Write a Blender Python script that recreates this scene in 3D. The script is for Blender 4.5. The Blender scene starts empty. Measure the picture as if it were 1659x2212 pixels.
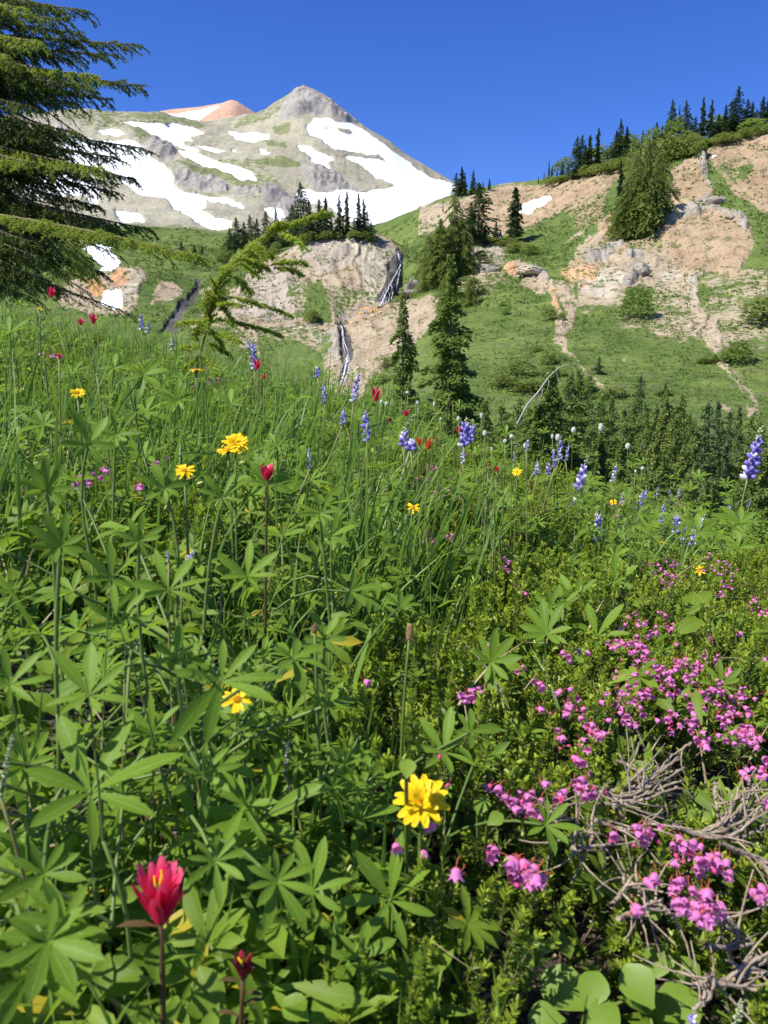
import bpy, math, random
import numpy as np
from mathutils import Vector, Matrix
random.seed(7); RNG = np.random.default_rng(7)
SC = bpy.context.scene; COL = SC.collection
# ---------------------------------------------------------------- camera, light, exposure
F = 1790.0; PITCH = math.radians(-9.0)
cd = bpy.data.cameras.new('camera'); cam = bpy.data.objects.new('camera', cd); COL.objects.link(cam)
cd.sensor_fit = 'VERTICAL'; cd.sensor_height = 36.0; cd.lens = 36.0*F/2212.0
cd.clip_start = 0.02; cd.clip_end = 30000
cam.rotation_euler = (math.radians(90)+PITCH, 0, 0)
cd.dof.use_dof = True; cd.dof.focus_distance = 2.8; cd.dof.aperture_fstop = 20
SC.camera = cam
TO_SUN = Vector((-0.56, -0.26, 0.79)).normalized()
w = bpy.data.worlds.new('World'); SC.world = w; w.use_nodes = True
nt = w.node_tree; bg = nt.nodes['Background']
sk = nt.nodes.new('ShaderNodeTexSky'); sk.sky_type = 'NISHITA'; sk.sun_disc = False
sk.sun_elevation = math.asin(TO_SUN.z); sk.sun_rotation = math.atan2(TO_SUN.x, TO_SUN.y)
sk.altitude = 1800; sk.air_density = 1.0; sk.dust_density = 0.1; sk.ozone_density = 5.0
hs = nt.nodes.new('ShaderNodeHueSaturation'); hs.inputs['Saturation'].default_value = 1.25; hs.inputs['Hue'].default_value = .521
nt.links.new(sk.outputs[0], hs.inputs['Color']); nt.links.new(hs.outputs[0], bg.inputs['Color']); bg.inputs['Strength'].default_value = 0.12
sl = bpy.data.lights.new('sun', 'SUN'); sl.energy = 4.6; sl.angle = math.radians(0.53); sl.color = (1.0, .965, .90)
so = bpy.data.objects.new('sun', sl); COL.objects.link(so)
so.rotation_euler = (-TO_SUN).to_track_quat('-Z', 'Y').to_euler()
SC.view_settings.view_transform = 'Standard'; SC.view_settings.look = 'None'
SC.view_settings.exposure = 0.66; SC.view_settings.gamma = 1; SC.view_settings.use_curve_mapping = False
SC.render.engine = 'CYCLES'; SC.cycles.max_bounces = 6; SC.cycles.transparent_max_bounces = 8
SC.cycles.diffuse_bounces = 3; SC.cycles.transmission_bounces = 4

# ---------------------------------------------------------------- picking directions (camera at the origin)
CP, SP = math.cos(PITCH), math.sin(PITCH)
def ray(px, py):
    xc = (np.asarray(px, float)-829.5)/F; yc = -(np.asarray(py, float)-1106.0)/F
    return xc, CP-yc*SP, SP+yc*CP
def P(px, py, d):
    x, y, z = ray(px, py); s = np.asarray(d, float)/y
    return np.stack(np.broadcast_arrays(x*s, y*s, z*s), -1)
def proj(v):
    v = np.asarray(v, float); f = v[..., 1]*CP+v[..., 2]*SP; u = -v[..., 1]*SP+v[..., 2]*CP
    f = np.where(f < 1e-3, 1e-3, f)
    return 829.5+F*v[..., 0]/f, 1106.0-F*u/f

# ---------------------------------------------------------------- noise
def _h(ix, iy, seed):
    n = (ix.astype(np.int64)*374761393 + iy.astype(np.int64)*668265263 + seed*1442695041) & 0xffffffff
    n = ((n ^ (n >> 13))*1274126177) & 0xffffffff
    return ((n ^ (n >> 16)) & 0xffffff)/float(0xffffff)
def vnoise(x, y, seed=0):
    xi = np.floor(x); yi = np.floor(y); fx = x-xi; fy = y-yi
    fx = fx*fx*fx*(fx*(fx*6-15)+10); fy = fy*fy*fy*(fy*(fy*6-15)+10)
    a = _h(xi, yi, seed); b = _h(xi+1, yi, seed); c = _h(xi, yi+1, seed); d = _h(xi+1, yi+1, seed)
    return (a+(b-a)*fx)*(1-fy)+(c+(d-c)*fx)*fy
def fbm(x, y, seed=0, o=5, ridged=False):
    s = 0; a = .5; t = 0
    for i in range(o):
        n = vnoise(x, y, seed+i*17)*2-1
        if ridged: n = 1-2*np.abs(n)
        s = s+a*n; t += a; a *= .5; x = x*2.03+11.3; y = y*2.03+5.7
    return s/t

# ---------------------------------------------------------------- mesh helpers
class MB:
    def __init__(s): s.v = []; s.q = []; s.uv = []; s.m = []; s.n = 0
    def add(s, V, Q, UV=None, m=0):
        V = np.asarray(V, float).reshape(-1, 3); Q = np.asarray(Q, np.int64)
        if UV is None: UV = np.zeros((len(V), 2))
        s.v.append(V); s.q.append(Q+s.n); s.uv.append(np.asarray(UV, float).reshape(-1, 2))
        s.m.append(np.full(len(Q), m)); s.n += len(V); return s
    def mesh(s, name, mats, smooth=True):
        return mkmesh(name, np.concatenate(s.v), np.concatenate(s.q), mats, np.concatenate(s.uv), np.concatenate(s.m), smooth)
def mkmesh(name, V, Q, mats, UV=None, MI=None, smooth=True):
    me = bpy.data.meshes.new(name)
    tri = Q[:, 2] == Q[:, 3]
    cnt = np.where(tri, 3, 4); loops = Q[~np.stack([np.zeros_like(tri)]*3+[tri], 1)]
    me.vertices.add(len(V)); me.vertices.foreach_set('co', V.astype(np.float32).ravel())
    me.loops.add(len(loops)); me.loops.foreach_set('vertex_index', loops.astype(np.int32))
    me.polygons.add(len(Q)); st = np.concatenate([[0], np.cumsum(cnt)[:-1]])
    me.polygons.foreach_set('loop_start', st.astype(np.int32)); 
    if not isinstance(mats, (list, tuple)): mats = [mats]
    for m in mats: me.materials.append(m)
    if MI is not None: me.polygons.foreach_set('material_index', MI.astype(np.int32))
    me.polygons.foreach_set('use_smooth', np.full(len(Q), smooth))
    if UV is not None:
        l = me.uv_layers.new(name='UVMap'); l.data.foreach_set('uv', UV[loops].astype(np.float32).ravel())
    me.update(calc_edges=True)
    return me
def obj(name, me, parent=None, loc=None, M=None):
    o = bpy.data.objects.new(name, me); COL.objects.link(o)
    if parent is not None: o.parent = parent
    if M is not None: o.matrix_basis = M
    elif loc is not None: o.location = loc
    return o
def tag(o, label=None, cat=None, group=None, kind=None):
    if label: o['label'] = label
    if cat: o['category'] = cat
    if group: o['group'] = group
    if kind: o['kind'] = kind
    return o
def thing(name, label, cat, loc=(0, 0, 0), group=None, scale=1, rz=0):
    o = bpy.data.objects.new(name, None); COL.objects.link(o); o.location = loc
    o.empty_display_size = .05; o.rotation_euler = (0, 0, rz); o.scale = (scale,)*3 if np.isscalar(scale) else scale
    return tag(o, label, cat, group)
def strips(C, W, Fo=None):
    """C centre lines [B,K,3], W half widths [B,K,3]; Fo lifts the edges (a fold)."""
    B, K, _ = C.shape
    if Fo is None:
        V = np.stack([C-W, C+W], 2); n = 2; u = np.array([-1., 1.])
    else:
        V = np.stack([C-W+Fo, C, C+W+Fo], 2); n = 3; u = np.array([-1., 0, 1.])
    idx = np.arange(B*K*n).reshape(B, K, n)
    Q = np.stack([idx[:, :-1, :-1], idx[:, :-1, 1:], idx[:, 1:, 1:], idx[:, 1:, :-1]], -1).reshape(-1, 4)
    UV = np.stack(np.broadcast_arrays(u[None, None, :]*.5+.5, np.linspace(0, 1, K)[None, :, None]), -1)
    UV = np.broadcast_to(UV, (B, K, n, 2)).reshape(-1, 2)
    return V.reshape(-1, 3), Q, UV
def norm(a): return a/np.maximum(np.linalg.norm(a, axis=-1, keepdims=True), 1e-9)
def tube(pts, r, sides=6, cap=True):
    pts = np.asarray(pts, float); K = len(pts); r = np.broadcast_to(np.asarray(r, float), (K,))
    t = norm(np.gradient(pts, axis=0)); ref = np.array([0, 0, 1.]) if abs(t[0, 2]) < .9 else np.array([1., 0, 0])
    a = norm(np.cross(t, ref)); b = np.cross(t, a)
    an = np.linspace(0, 2*np.pi, sides, endpoint=False)
    V = pts[:, None]+r[:, None, None]*(np.cos(an)[None, :, None]*a[:, None]+np.sin(an)[None, :, None]*b[:, None])
    idx = np.arange(K*sides).reshape(K, sides); nx = np.roll(idx, -1, 1)
    Q = np.stack([idx[:-1], nx[:-1], nx[1:], idx[1:]], -1).reshape(-1, 4)
    UV = np.stack(np.broadcast_arrays(np.linspace(0, 1, sides)[None], np.linspace(0, 1, K)[:, None]), -1).reshape(-1, 2)
    V = V.reshape(-1, 3)
    if cap:
        V = np.concatenate([V, pts[-1:]]); UV = np.concatenate([UV, [[.5, 1]]])
        e = idx[-1]; Q = np.concatenate([Q, np.stack([e, np.roll(e, -1), np.full(sides, K*sides), np.full(sides, K*sides)], -1)])
    return V, Q, UV
def bez(p0, p1, p2, n=8):
    t = np.linspace(0, 1, n)[:, None]; p0, p1, p2 = map(lambda p: np.asarray(p, float), (p0, p1, p2))
    return (1-t)**2*p0+2*t*(1-t)*p1+t*t*p2
def ell(c, r, nu=8, nv=5, M=None):
    """ellipsoid"""
    th = np.linspace(0, np.pi, nv+1); ph = np.linspace(0, 2*np.pi, nu, endpoint=False)
    V = np.stack(np.broadcast_arrays(np.sin(th)[:, None]*np.cos(ph), np.sin(th)[:, None]*np.sin(ph), np.cos(th)[:, None]), -1)*np.asarray(r)
    if M is not None: V = V@np.asarray(M).T
    V = V+np.asarray(c); idx = np.arange((nv+1)*nu).reshape(nv+1, nu); nx = np.roll(idx, -1, 1)
    Q = np.stack([idx[:-1], idx[1:], nx[1:], nx[:-1]], -1).reshape(-1, 4)
    return V.reshape(-1, 3), Q, np.full(((nv+1)*nu, 2), .5)
def frame(d, up=(0, 0, 1)):
    """matrix whose columns are x (across), y (along d), z (normal)"""
    d = norm(np.asarray(d, float)); up = np.asarray(up, float)
    x = np.cross(d, up); 
    if np.linalg.norm(x) < 1e-4: x = np.cross(d, [1, 0, 0.1])
    x = norm(x); z = np.cross(x, d)
    return np.stack([x, d, z], 1)
def M4(R, loc, s=1.0):
    m = Matrix.Identity(4); A = np.asarray(R)*s
    for i in range(3):
        for j in range(3): m[i][j] = float(A[i, j])
        m[i][3] = float(loc[i])
    return m

# ---------------------------------------------------------------- materials
def nodes(name):
    m = bpy.data.materials.new(name); m.use_nodes = True; n = m.node_tree
    for x in list(n.nodes): n.nodes.remove(x)
    return m, n, n.nodes.new('ShaderNodeOutputMaterial')
def mx(n, fac, a, b, mode='MIX'):
    x = n.nodes.new('ShaderNodeMix'); x.data_type = 'RGBA'; x.blend_type = mode
    for s, v in ((x.inputs['Factor'], fac), (x.inputs['A'], a), (x.inputs['B'], b)):
        if isinstance(v, bpy.types.NodeSocket): n.links.new(v, s)
        elif isinstance(v, (tuple, list)): s.default_value = tuple(v)+((1,) if len(v) == 3 else ())
        else: s.default_value = v
    return x.outputs['Result']
def mth(n, op, a, b=None, c=None, clamp=False):
    x = n.nodes.new('ShaderNodeMath'); x.operation = op; x.use_clamp = clamp
    for i, v in enumerate((a, b, c)):
        if v is None: continue
        if isinstance(v, bpy.types.NodeSocket): n.links.new(v, x.inputs[i])
        else: x.inputs[i].default_value = v
    return x.outputs[0]
def nz(n, scale, detail=4, rough=.55, coord='Object', vec=None):
    if vec is None:
        t = n.nodes.new('ShaderNodeTexCoord'); vec = t.outputs[coord]
    x = n.nodes.new('ShaderNodeTexNoise'); x.inputs['Scale'].default_value = scale
    x.inputs['Detail'].default_value = detail; x.inputs['Roughness'].default_value = rough
    n.links.new(vec, x.inputs['Vector']); return x.outputs['Fac']
def rng(n, v, a, b, c=0., d=1.):
    x = n.nodes.new('ShaderNodeMapRange'); x.interpolation_type = 'SMOOTHSTEP'; n.links.new(v, x.inputs['Value'])
    for k, q in zip(('From Min', 'From Max', 'To Min', 'To Max'), (a, b, c, d)): x.inputs[k].default_value = q
    return x.outputs[0]
def attr(n, name):
    a = n.nodes.new('ShaderNodeAttribute'); a.attribute_name = name; return a.outputs['Fac']
def leafmat(name, c1, c2, trans=.35, tcol=None, rough=.5, spec=.35, vein=None, tip=None, tipfrom=.5, across=None):
    """leaf: random tint per blade, optional pale midrib and tip colour along the blade, light shining through"""
    m, n, out = nodes(name)
    g = n.nodes.new('ShaderNodeNewGeometry'); r = g.outputs['Random Per Island']
    col = mx(n, r, c1, c2)
    uv = n.nodes.new('ShaderNodeTexCoord').outputs['UV']; sp = n.nodes.new('ShaderNodeSeparateXYZ'); n.links.new(uv, sp.inputs[0])
    u = mth(n, 'ABSOLUTE', mth(n, 'SUBTRACT', sp.outputs[0], .5))
    if tip: col = mx(n, rng(n, sp.outputs[1], tipfrom, 1.0), col, tip)
    if vein:
        col = mx(n, rng(n, u, .0, .035, .75, 0), col, vein)
        col = mx(n, rng(n, u, .455, .5, 0, .5), col, vein)
    nv = nz(n, 35, 3)
    if vein:
        col = mx(n, .45, col, mx(n, nv, tuple(x*.45 for x in c1), tuple(min(1, x*1.6) for x in c2)))
        col = mx(n, rng(n, r, .955, .975, 0, .75), col, (c2[0]*2.4, c2[1]*1.25, c2[2]))
    b = n.nodes.new('ShaderNodeBsdfPrincipled'); n.links.new(col, b.inputs['Base Color'])
    b.inputs['Roughness'].default_value = rough; b.inputs['Specular IOR Level'].default_value = spec
    sh = b.outputs[0]
    if trans:
        t = n.nodes.new('ShaderNodeBsdfTranslucent')
        tc = mx(n, .65, col, tcol or tuple(x*2 for x in c2)); n.links.new(tc, t.inputs['Color'])
        s = n.nodes.new('ShaderNodeMixShader'); s.inputs[0].default_value = trans
        n.links.new(sh, s.inputs[1]); n.links.new(t.outputs[0], s.inputs[2]); sh = s.outputs[0]
    n.links.new(sh, out.inputs['Surface']); return m
def plainmat(name, c1, c2, scale=20, rough=.8, bump=.3, spec=.3, detail=5):
    m, n, out = nodes(name); f = nz(n, scale, detail, .6)
    b = n.nodes.new('ShaderNodeBsdfPrincipled'); n.links.new(mx(n, rng(n, f, .3, .7), c1, c2), b.inputs['Base Color'])
    b.inputs['Roughness'].default_value = rough; b.inputs['Specular IOR Level'].default_value = spec
    if bump:
        bp = n.nodes.new('ShaderNodeBump'); bp.inputs['Strength'].default_value = bump; bp.inputs['Distance'].default_value = 1/scale
        n.links.new(f, bp.inputs['Height']); n.links.new(bp.outputs[0], b.inputs['Normal'])
    n.links.new(b.outputs[0], out.inputs['Surface']); return m

# ---------------------------------------------------------------- terrain sheets
def pchip(x, y, q):
    """monotone cubic through (x, y) for one column, q sorted"""
    h = np.diff(x); d = np.diff(y)/h; m = np.zeros_like(x); m[0] = d[0]; m[-1] = d[-1]
    for i in range(1, len(x)-1):
        m[i] = 0 if d[i-1]*d[i] <= 0 else 2*d[i-1]*d[i]/(d[i-1]+d[i])
    k = np.clip(np.searchsorted(x, q)-1, 0, len(x)-2); t = (q-x[k])/h[k]
    return ((2*t**3-3*t**2+1)*y[k]+(t**3-2*t**2+t)*h[k]*m[k]+(-2*t**3+3*t**2)*y[k+1]+(t**3-t**2)*h[k]*m[k+1])
def sdpoly(px, py, poly):
    """signed distance (inside > 0) to a polygon"""
    poly = np.array(poly, float); a = poly; b = np.roll(poly, -1, 0)
    lo = poly.min(0)-14; hi = poly.max(0)+14
    sel = (px > lo[0]) & (px < hi[0]) & (py > lo[1]) & (py < hi[1])
    out = np.full(px.shape, -14.); x = px[sel]; y = py[sel]
    if len(x) == 0: return out
    d = np.full(x.shape, 1e9); ins = np.zeros(x.shape, bool)
    for (x0, y0), (x1, y1) in zip(a, b):
        ex, ey = x1-x0, y1-y0; t = np.clip(((x-x0)*ex+(y-y0)*ey)/(ex*ex+ey*ey+1e-9), 0, 1)
        d = np.minimum(d, np.hypot(x-x0-t*ex, y-y0-t*ey))
        c = (y0 > y) != (y1 > y)
        ins ^= c & (x < (ex*(y-y0)/(ey if ey else 1e-9)+x0))
    out[sel] = np.where(ins, d, -d); return out
class Sheet:
    def __init__(s, curves, A, rows):
        """curves: lists of (px, py, dist), near to far; A: columns as x/y slopes; rows: samples between curves"""
        s.A = np.asarray(A); n = len(s.A); D = []; Z = []
        for c in curves:
            c = np.array(c, float); w = P(c[:, 0], c[:, 1], c[:, 2]); a = w[:, 0]/w[:, 1]
            D.append(np.interp(s.A, a, c[:, 2])); Z.append(np.interp(s.A, a, w[:, 2]/w[:, 1]))
        D = np.array(D); Z = np.array(Z)*D
        t = np.concatenate([np.linspace(i, i+1, r, endpoint=False) for i, r in enumerate(rows)]+[[len(rows)]])
        ki = np.arange(len(curves)); s.D = np.array([np.interp(t, ki, D[:, j]) for j in range(n)]).T
        s.Z = np.array([pchip(D[:, j], Z[:, j], s.D[:, j]) for j in range(n)]).T
        s.t = t
        s.X = s.A[None]*s.D
    def proj(s): return proj(np.stack([s.X, s.D, s.Z], -1))
    def z(s, x, y):
        a = x/y; j = np.clip(np.searchsorted(s.A, a), 1, len(s.A)-1); f = (a-s.A[j-1])/(s.A[j]-s.A[j-1])
        return (1-f)*np.interp(y, s.D[:, j-1], s.Z[:, j-1])+f*np.interp(y, s.D[:, j], s.Z[:, j])
    def hit(s, px, py, d0=0):
        """first terrain point seen in the direction of a pixel"""
        x, y, z = ray(px, py); a = x/y; e = z/y
        j = int(np.clip(np.searchsorted(s.A, a), 1, len(s.A)-1)); E = s.Z[:, j]/s.D[:, j]
        k = np.where((E >= e) & (s.D[:, j] > d0))[0]
        if len(k) == 0: k = [int(np.argmax(E))]
        k = max(1, k[0]); e0, e1 = E[k-1], E[k]; f = np.clip((e-e0)/(e1-e0+1e-9), 0, 1)
        d = s.D[k-1, j]*(1-f)+s.D[k, j]*f
        return np.array([a*d, d, s.Z[k-1, j]*(1-f)+s.Z[k, j]*f])
    def build(s, name, mat, attrs):
        r, c = s.X.shape; V = np.stack([s.X, s.D, s.Z], -1).reshape(-1, 3)
        i = np.arange(r*c).reshape(r, c)
        Q = np.stack([i[:-1, :-1], i[:-1, 1:], i[1:, 1:], i[1:, :-1]], -1).reshape(-1, 4)
        me = mkmesh(name, V, Q, mat)
        for k, v in attrs.items():
            a = me.attributes.new(k, 'FLOAT', 'POINT'); a.data.foreach_set('value', v.astype(np.float32).ravel())
        o = obj(name, me); return tag(o, kind='structure')
def paint(px, py, polys, fe=6.0):
    """height of a surface class at each point: about +1 inside its outlines, -1 outside, 0 on the edge"""
    r = np.full(px.shape, -1.0)
    for p in polys:
        w = 1.0
        if isinstance(p, tuple) and not isinstance(p[0], tuple): w, p = p
        v = np.clip(sdpoly(px, py, p)/fe, -1, 1)
        r = np.maximum(r, np.where(v > w, w, v))
    return r
def z1(*p): return [(x*.5, y*.5+135.5) for x, y in p]
def z2(*p): return [(x*.5+829.5, y*.5+135.5) for x, y in p]
def z3(*p): return [(x*.4085+339, y*.4085+474) for x, y in p]
def z4(*p): return [(x*.4085+981, y*.4085+542) for x, y in p]
def z5(*p): return [(x*.2451+372.7, y*.2451+372.7) for x, y in p]
# ================================================================ far mountain
def cols(px0, px1, n, extra):
    x, y, z = ray(np.linspace(px0, px1, n), 600.0); a = x/y
    return np.concatenate([np.linspace(extra[0], a[0], 25)[:-1], a, np.linspace(a[-1], extra[1], 25)[1:]])
def terrain_mat(name, layers, base, noise_scale, bump_d, rub=1.0, tuft=None):
    """base + layers [(attribute, (c1, c2), edge noise amount)] in order"""
    m, n, out = nodes(name)
    nb = nz(n, noise_scale, 6, .62); ns = nz(n, noise_scale*6, 5, .7); nl = nz(n, noise_scale*.13, 4, .6); nf = nz(n, noise_scale*14, 3, .7)
    tf = nz(n, noise_scale*tuft[1], 3, .6) if tuft else None
    def two(c): 
        f = mth(n, 'ADD', mth(n, 'MULTIPLY', nb, .6), mth(n, 'MULTIPLY', nl, .4))
        k = mx(n, rng(n, f, .36, .64), c[0], c[1])
        k = mx(n, rng(n, nf, .50, .70, 0, .75), k, tuple(min(1, x*1.25) for x in c[1]))
        return mx(n, rng(n, ns, .48, .68, 0, .5), k, tuple(x*.5 for x in c[0]))
    col = two(base); bumpk = None; smooth = None
    for a, c, amt in layers:
        v = mth(n, 'ADD', attr(n, a), mth(n, 'MULTIPLY', mth(n, 'SUBTRACT', mth(n, 'ADD', mth(n, 'MULTIPLY', nb, .4), mth(n, 'MULTIPLY', ns, .6)), .5), amt*22))
        f = rng(n, v, -.10, .14)
        if a == 'snow':
            col = mx(n, f, col, mx(n, nb, c[0], c[1])); smooth = f
        else: col = mx(n, f, col, two(c))
        if tuft and a == tuft[0]: col = mx(n, rng(n, tf, .57, .63, 0, .85), col, mx(n, nf, tuft[2], tuft[3]))
    b = n.nodes.new('ShaderNodeBsdfPrincipled'); n.links.new(col, b.inputs['Base Color'])
    b.inputs['Roughness'].default_value = .9; b.inputs['Specular IOR Level'].default_value = .15
    bp = n.nodes.new('ShaderNodeBump'); bp.inputs['Distance'].default_value = bump_d
    h = mth(n, 'ADD', mth(n, 'ADD', mth(n, 'MULTIPLY', nb, 1.0), mth(n, 'MULTIPLY', ns, .6*rub)), mth(n, 'MULTIPLY', nf, .2*rub))
    n.links.new(h, bp.inputs['Height'])
    if smooth is not None: n.links.new(rng(n, smooth, 0, 1, .65, .28), bp.inputs['Strength'])
    else: bp.inputs['Strength'].default_value = .7
    n.links.new(bp.outputs[0], b.inputs['Normal'])
    n.links.new(b.outputs[0], out.inputs['Surface']); return m
WHITE = ((.72, .74, .77), (.94, .95, .96))

def warp(qx, qy, a=1.0):
    return (qx+a*(fbm(qx/26, qy/26, 301, 4)*9+fbm(qx/6, qy/6, 303, 3)*3), qy+a*(fbm(qx/26, qy/26, 302, 4)*7+fbm(qx/6, qy/6, 304, 3)*2.5))
# -- the orange cinder peak far behind the ridge
RED = [(250, 268, 3400), (330, 250, 3400), (345, 247, 3400), (400, 240, 3400), (440, 236, 3400), (480, 229, 3400), (500, 222, 3400), (512, 224, 3400), (530, 236, 3400), (552, 250, 3400), (600, 285, 3400), (680, 330, 3400)]
red = Sheet([[(x, 420, 2600) for x in (250, 680)], [(x, y+55, 3000) for x, y, d in RED], RED,
             [(x, y+200, 4200) for x, y, d in RED]], np.linspace(ray(255, 300)[0], ray(670, 300)[0], 110), [8, 60, 8])
k = np.clip(1-np.abs(red.t-2)*1.2, 0, 1)[:, None]
red.Z += fbm(red.X/160, red.D/160, 5)*22*(1-.75*k)
qx, qy = red.proj()
sn = paint(qx, qy, [z1((660, 214), (760, 222), (850, 205), (952, 186), (842, 262), (760, 256), (700, 260), (640, 230)), z1((880, 300), (905, 280), (1000, 258), (1005, 266), (950, 296), (900, 310))], 3)
M_RED = terrain_mat('cinder', [('snow', WHITE, .12)], ((.44, .25, .16), (.54, .36, .25)), .012, 6)
red.build('cinder_peak_hill', M_RED, {'snow': sn})

# -- the main mountain
R_ = [(-400, 300, 1500), (-100, 262, 1500), (60, 246, 1500), (120, 240, 1500), (170, 236, 1500), (215, 240, 1500), (260, 243, 1500), (300, 241, 1520), (340, 246, 1560), (380, 256, 1600), (430, 268, 1650), (460, 275, 1680), (480, 270, 1680), (500, 268, 1680), (530, 256, 1650),
      (548, 250, 1600), (572, 240, 1600), (590, 226, 1600), (608, 216, 1600), (624, 206, 1600), (640, 190, 1600), (655, 187, 1600), (668, 192, 1600), (680, 196, 1600), (700, 207, 1600), (716, 216, 1600), (728, 232, 1600), (745, 241, 1600), (765, 258, 1600), (790, 276, 1590), (815, 290, 1580), (850, 312, 1560), (880, 335, 1540), (910, 354, 1520), (945, 375, 1500), (985, 400, 1480), (1030, 425, 1450), (1100, 470, 1400), (1250, 560, 1350)]
def dy(c, f, dist):
    return [(x, y+f(x), dist) for x, y, d in c]
def lerp(x, xs, ys): return float(np.interp(x, xs, ys))
XS = [p[0] for p in R_]
mtn = Sheet([[(x, 640, 520) for x in (-400, 1250)],
             [(x, 520, 760) for x in (-400, 400, 800, 1250)],
             [(x, lerp(x, [-400, 100, 300, 500, 700, 900, 1100], [440, 450, 455, 450, 440, 450, 520]), 980) for x in XS],
             [(x, lerp(x, [-400, 100, 350, 450, 600, 700, 850, 1000, 1250], [370, 375, 375, 398, 372, 375, 392, 455, 600]), 1180) for x in XS],
             [(x, lerp(x, [-400, 100, 300, 450, 560, 650, 720, 800, 900, 1000, 1250], [300, 300, 302, 320, 312, 282, 284, 322, 382, 432, 590]), 1360) for x in XS],
             R_, dy(R_, lambda x: 60, 1900), dy(R_, lambda x: 230, 2400)],
            cols(-60, 1040, 470, (-1.1, .8)), [4, 14, 40, 62, 62, 62, 16, 3])
qx, qy = warp(*mtn.proj(), .6)
grey = [z1((630, 352), (690, 338), (740, 358), (772, 400), (745, 432), (685, 432), (640, 402)), z1((752, 484), (830, 508), (920, 512), (995, 552), (980, 578), (860, 582), (765, 545)),
        z1((1290, 478), (1400, 476), (1480, 515), (1540, 560), (1400, 572), (1330, 540)), z1((1120, 560), (1290, 590), (1300, 640), (1240, 660), (1130, 640)), z1((1000, 560), (1120, 560), (1130, 600), (1030, 590)),
        z1((1215, 180), (1250, 130), (1310, 98), (1400, 150), (1480, 200), (1570, 262), (1500, 255), (1420, 225), (1330, 215), (1270, 250), (1200, 240)), z1((700, 485), (760, 500), (740, 530)), z1((200, 260), (300, 300), (330, 320), (250, 310)),
        z1((1385, 545), (1470, 535), (1560, 560), (1480, 590), (1400, 580)), z1((1180, 640), (1240, 630), (1290, 700), (1200, 700))]
green = [z1((400, 212), (470, 225), (530, 275), (460, 268)), z1((540, 222), (700, 240), (900, 268), (868, 286), (700, 264), (600, 248)), z1((1170, 268), (1262, 258), (1240, 325), (1190, 320)),
         z1((1140, 348), (1240, 368), (1235, 396), (1150, 378)), z1((750, 440), (860, 462), (980, 500), (1080, 530), (1130, 570), (1040, 560), (960, 532), (850, 502)), z1((1065, 432), (1250, 445), (1345, 468), (1300, 482), (1120, 468)),
         z1((340, 690), (600, 735), (860, 745), (1010, 735), (1010, 900), (200, 900)), (.1, z1((250, 205), (700, 215), (900, 275), (640, 340), (540, 290), (300, 280))), (.0, z1((780, 440), (1100, 440), (1240, 560), (1240, 700), (1050, 580), (860, 600))),
         (.1, z1((1190, 150), (1300, 110), (1210, 200), (1090, 260), (1000, 280))), (0.0, z1((1350, 500), (1400, 500), (1400, 520), (1350, 520))), z1((540, 285), (600, 300), (640, 330), (600, 345))]
snow = [z1((340, 325), (470, 342), (560, 350), (612, 365), (636, 380), (662, 425), (702, 442), (738, 490), (755, 542), (800, 580), (872, 590), (960, 598), (1062, 632), (1050, 643), (985, 625), (890, 610), (892, 628), (870, 650), (930, 690), (1006, 700), (1000, 735), (930, 741), (860, 720), (800, 682), (745, 650), (728, 610), (700, 600), (600, 590), (520, 540), (490, 495), (400, 470), (300, 440), (260, 330)),
        z1((532, 262), (600, 268), (720, 286), (745, 270), (852, 288), (882, 316), (820, 330), (840, 345), (790, 350), (800, 372), (850, 385), (862, 402), (820, 398), (770, 370), (720, 350), (640, 315), (570, 290)),
        z1((770, 388), (840, 398), (900, 425), (960, 450), (1040, 468), (1085, 490), (1106, 526), (1060, 529), (960, 490), (880, 455), (800, 425)),
        z1((840, 372), (920, 367), (940, 385), (978, 402), (930, 405), (880, 392)), z1((980, 293), (1050, 298), (1160, 308), (1158, 346), (1100, 348), (1020, 337)), z1((1115, 381), (1150, 390), (1180, 412), (1125, 408)), z1((1000, 388), (1012, 386), (1018, 400), (1005, 400)),
        [(675, 253), (705, 255), (735, 265), (760, 266), (790, 285), (825, 308), (862, 332), (890, 350), (905, 368), (930, 388), (975, 402), (1010, 425), (960, 445), (905, 455), (875, 470), (830, 492), (800, 497), (785, 480), (720, 455), (650, 440), (640, 430), (642, 412), (665, 412), (700, 422), (740, 420), (790, 420), (840, 412), (852, 405), (845, 397), (800, 380), (745, 343), (752, 337), (800, 347), (830, 350), (818, 341), (760, 329), (720, 328), (670, 303), (662, 285), (668, 270)],
        z1((1285, 375), (1330, 380), (1380, 400), (1445, 425), (1440, 440), (1410, 440), (1427, 468), (1370, 455), (1340, 435), (1345, 425), (1290, 402)),
        z1((100, 480), (250, 485), (330, 500), (400, 512), (427, 560), (430, 600), (415, 655), (380, 605), (250, 600), (90, 610)), z1((495, 670), (520, 668), (600, 672), (632, 697), (620, 713), (540, 705), (505, 692)),
        z1((425, 300), (470, 290), (515, 300), (540, 325), (500, 325), (440, 312)), z1((1120, 650), (1180, 640), (1238, 680), (1200, 692))]
G = paint(qx, qy, green, 7); Rk = paint(qx, qy, grey, 8); S = paint(qx, qy, snow, 2.5)
for p in (z1((1400, 293), (1415, 290), (1425, 300), (1405, 302)), z1((1465, 285), (1500, 282), (1520, 298), (1500, 312), (1470, 303)), z1((555, 530), (575, 528), (582, 545), (565, 545))): S = np.minimum(S, -np.clip(sdpoly(qx, qy, p)/2, -1, 1))
k = np.clip(1-np.abs(mtn.t-5)*1.6, 0, 1)[:, None]; rk = np.clip(Rk, 0, 1); nos = np.clip(-S*.5+.5, 0, 1)
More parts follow.
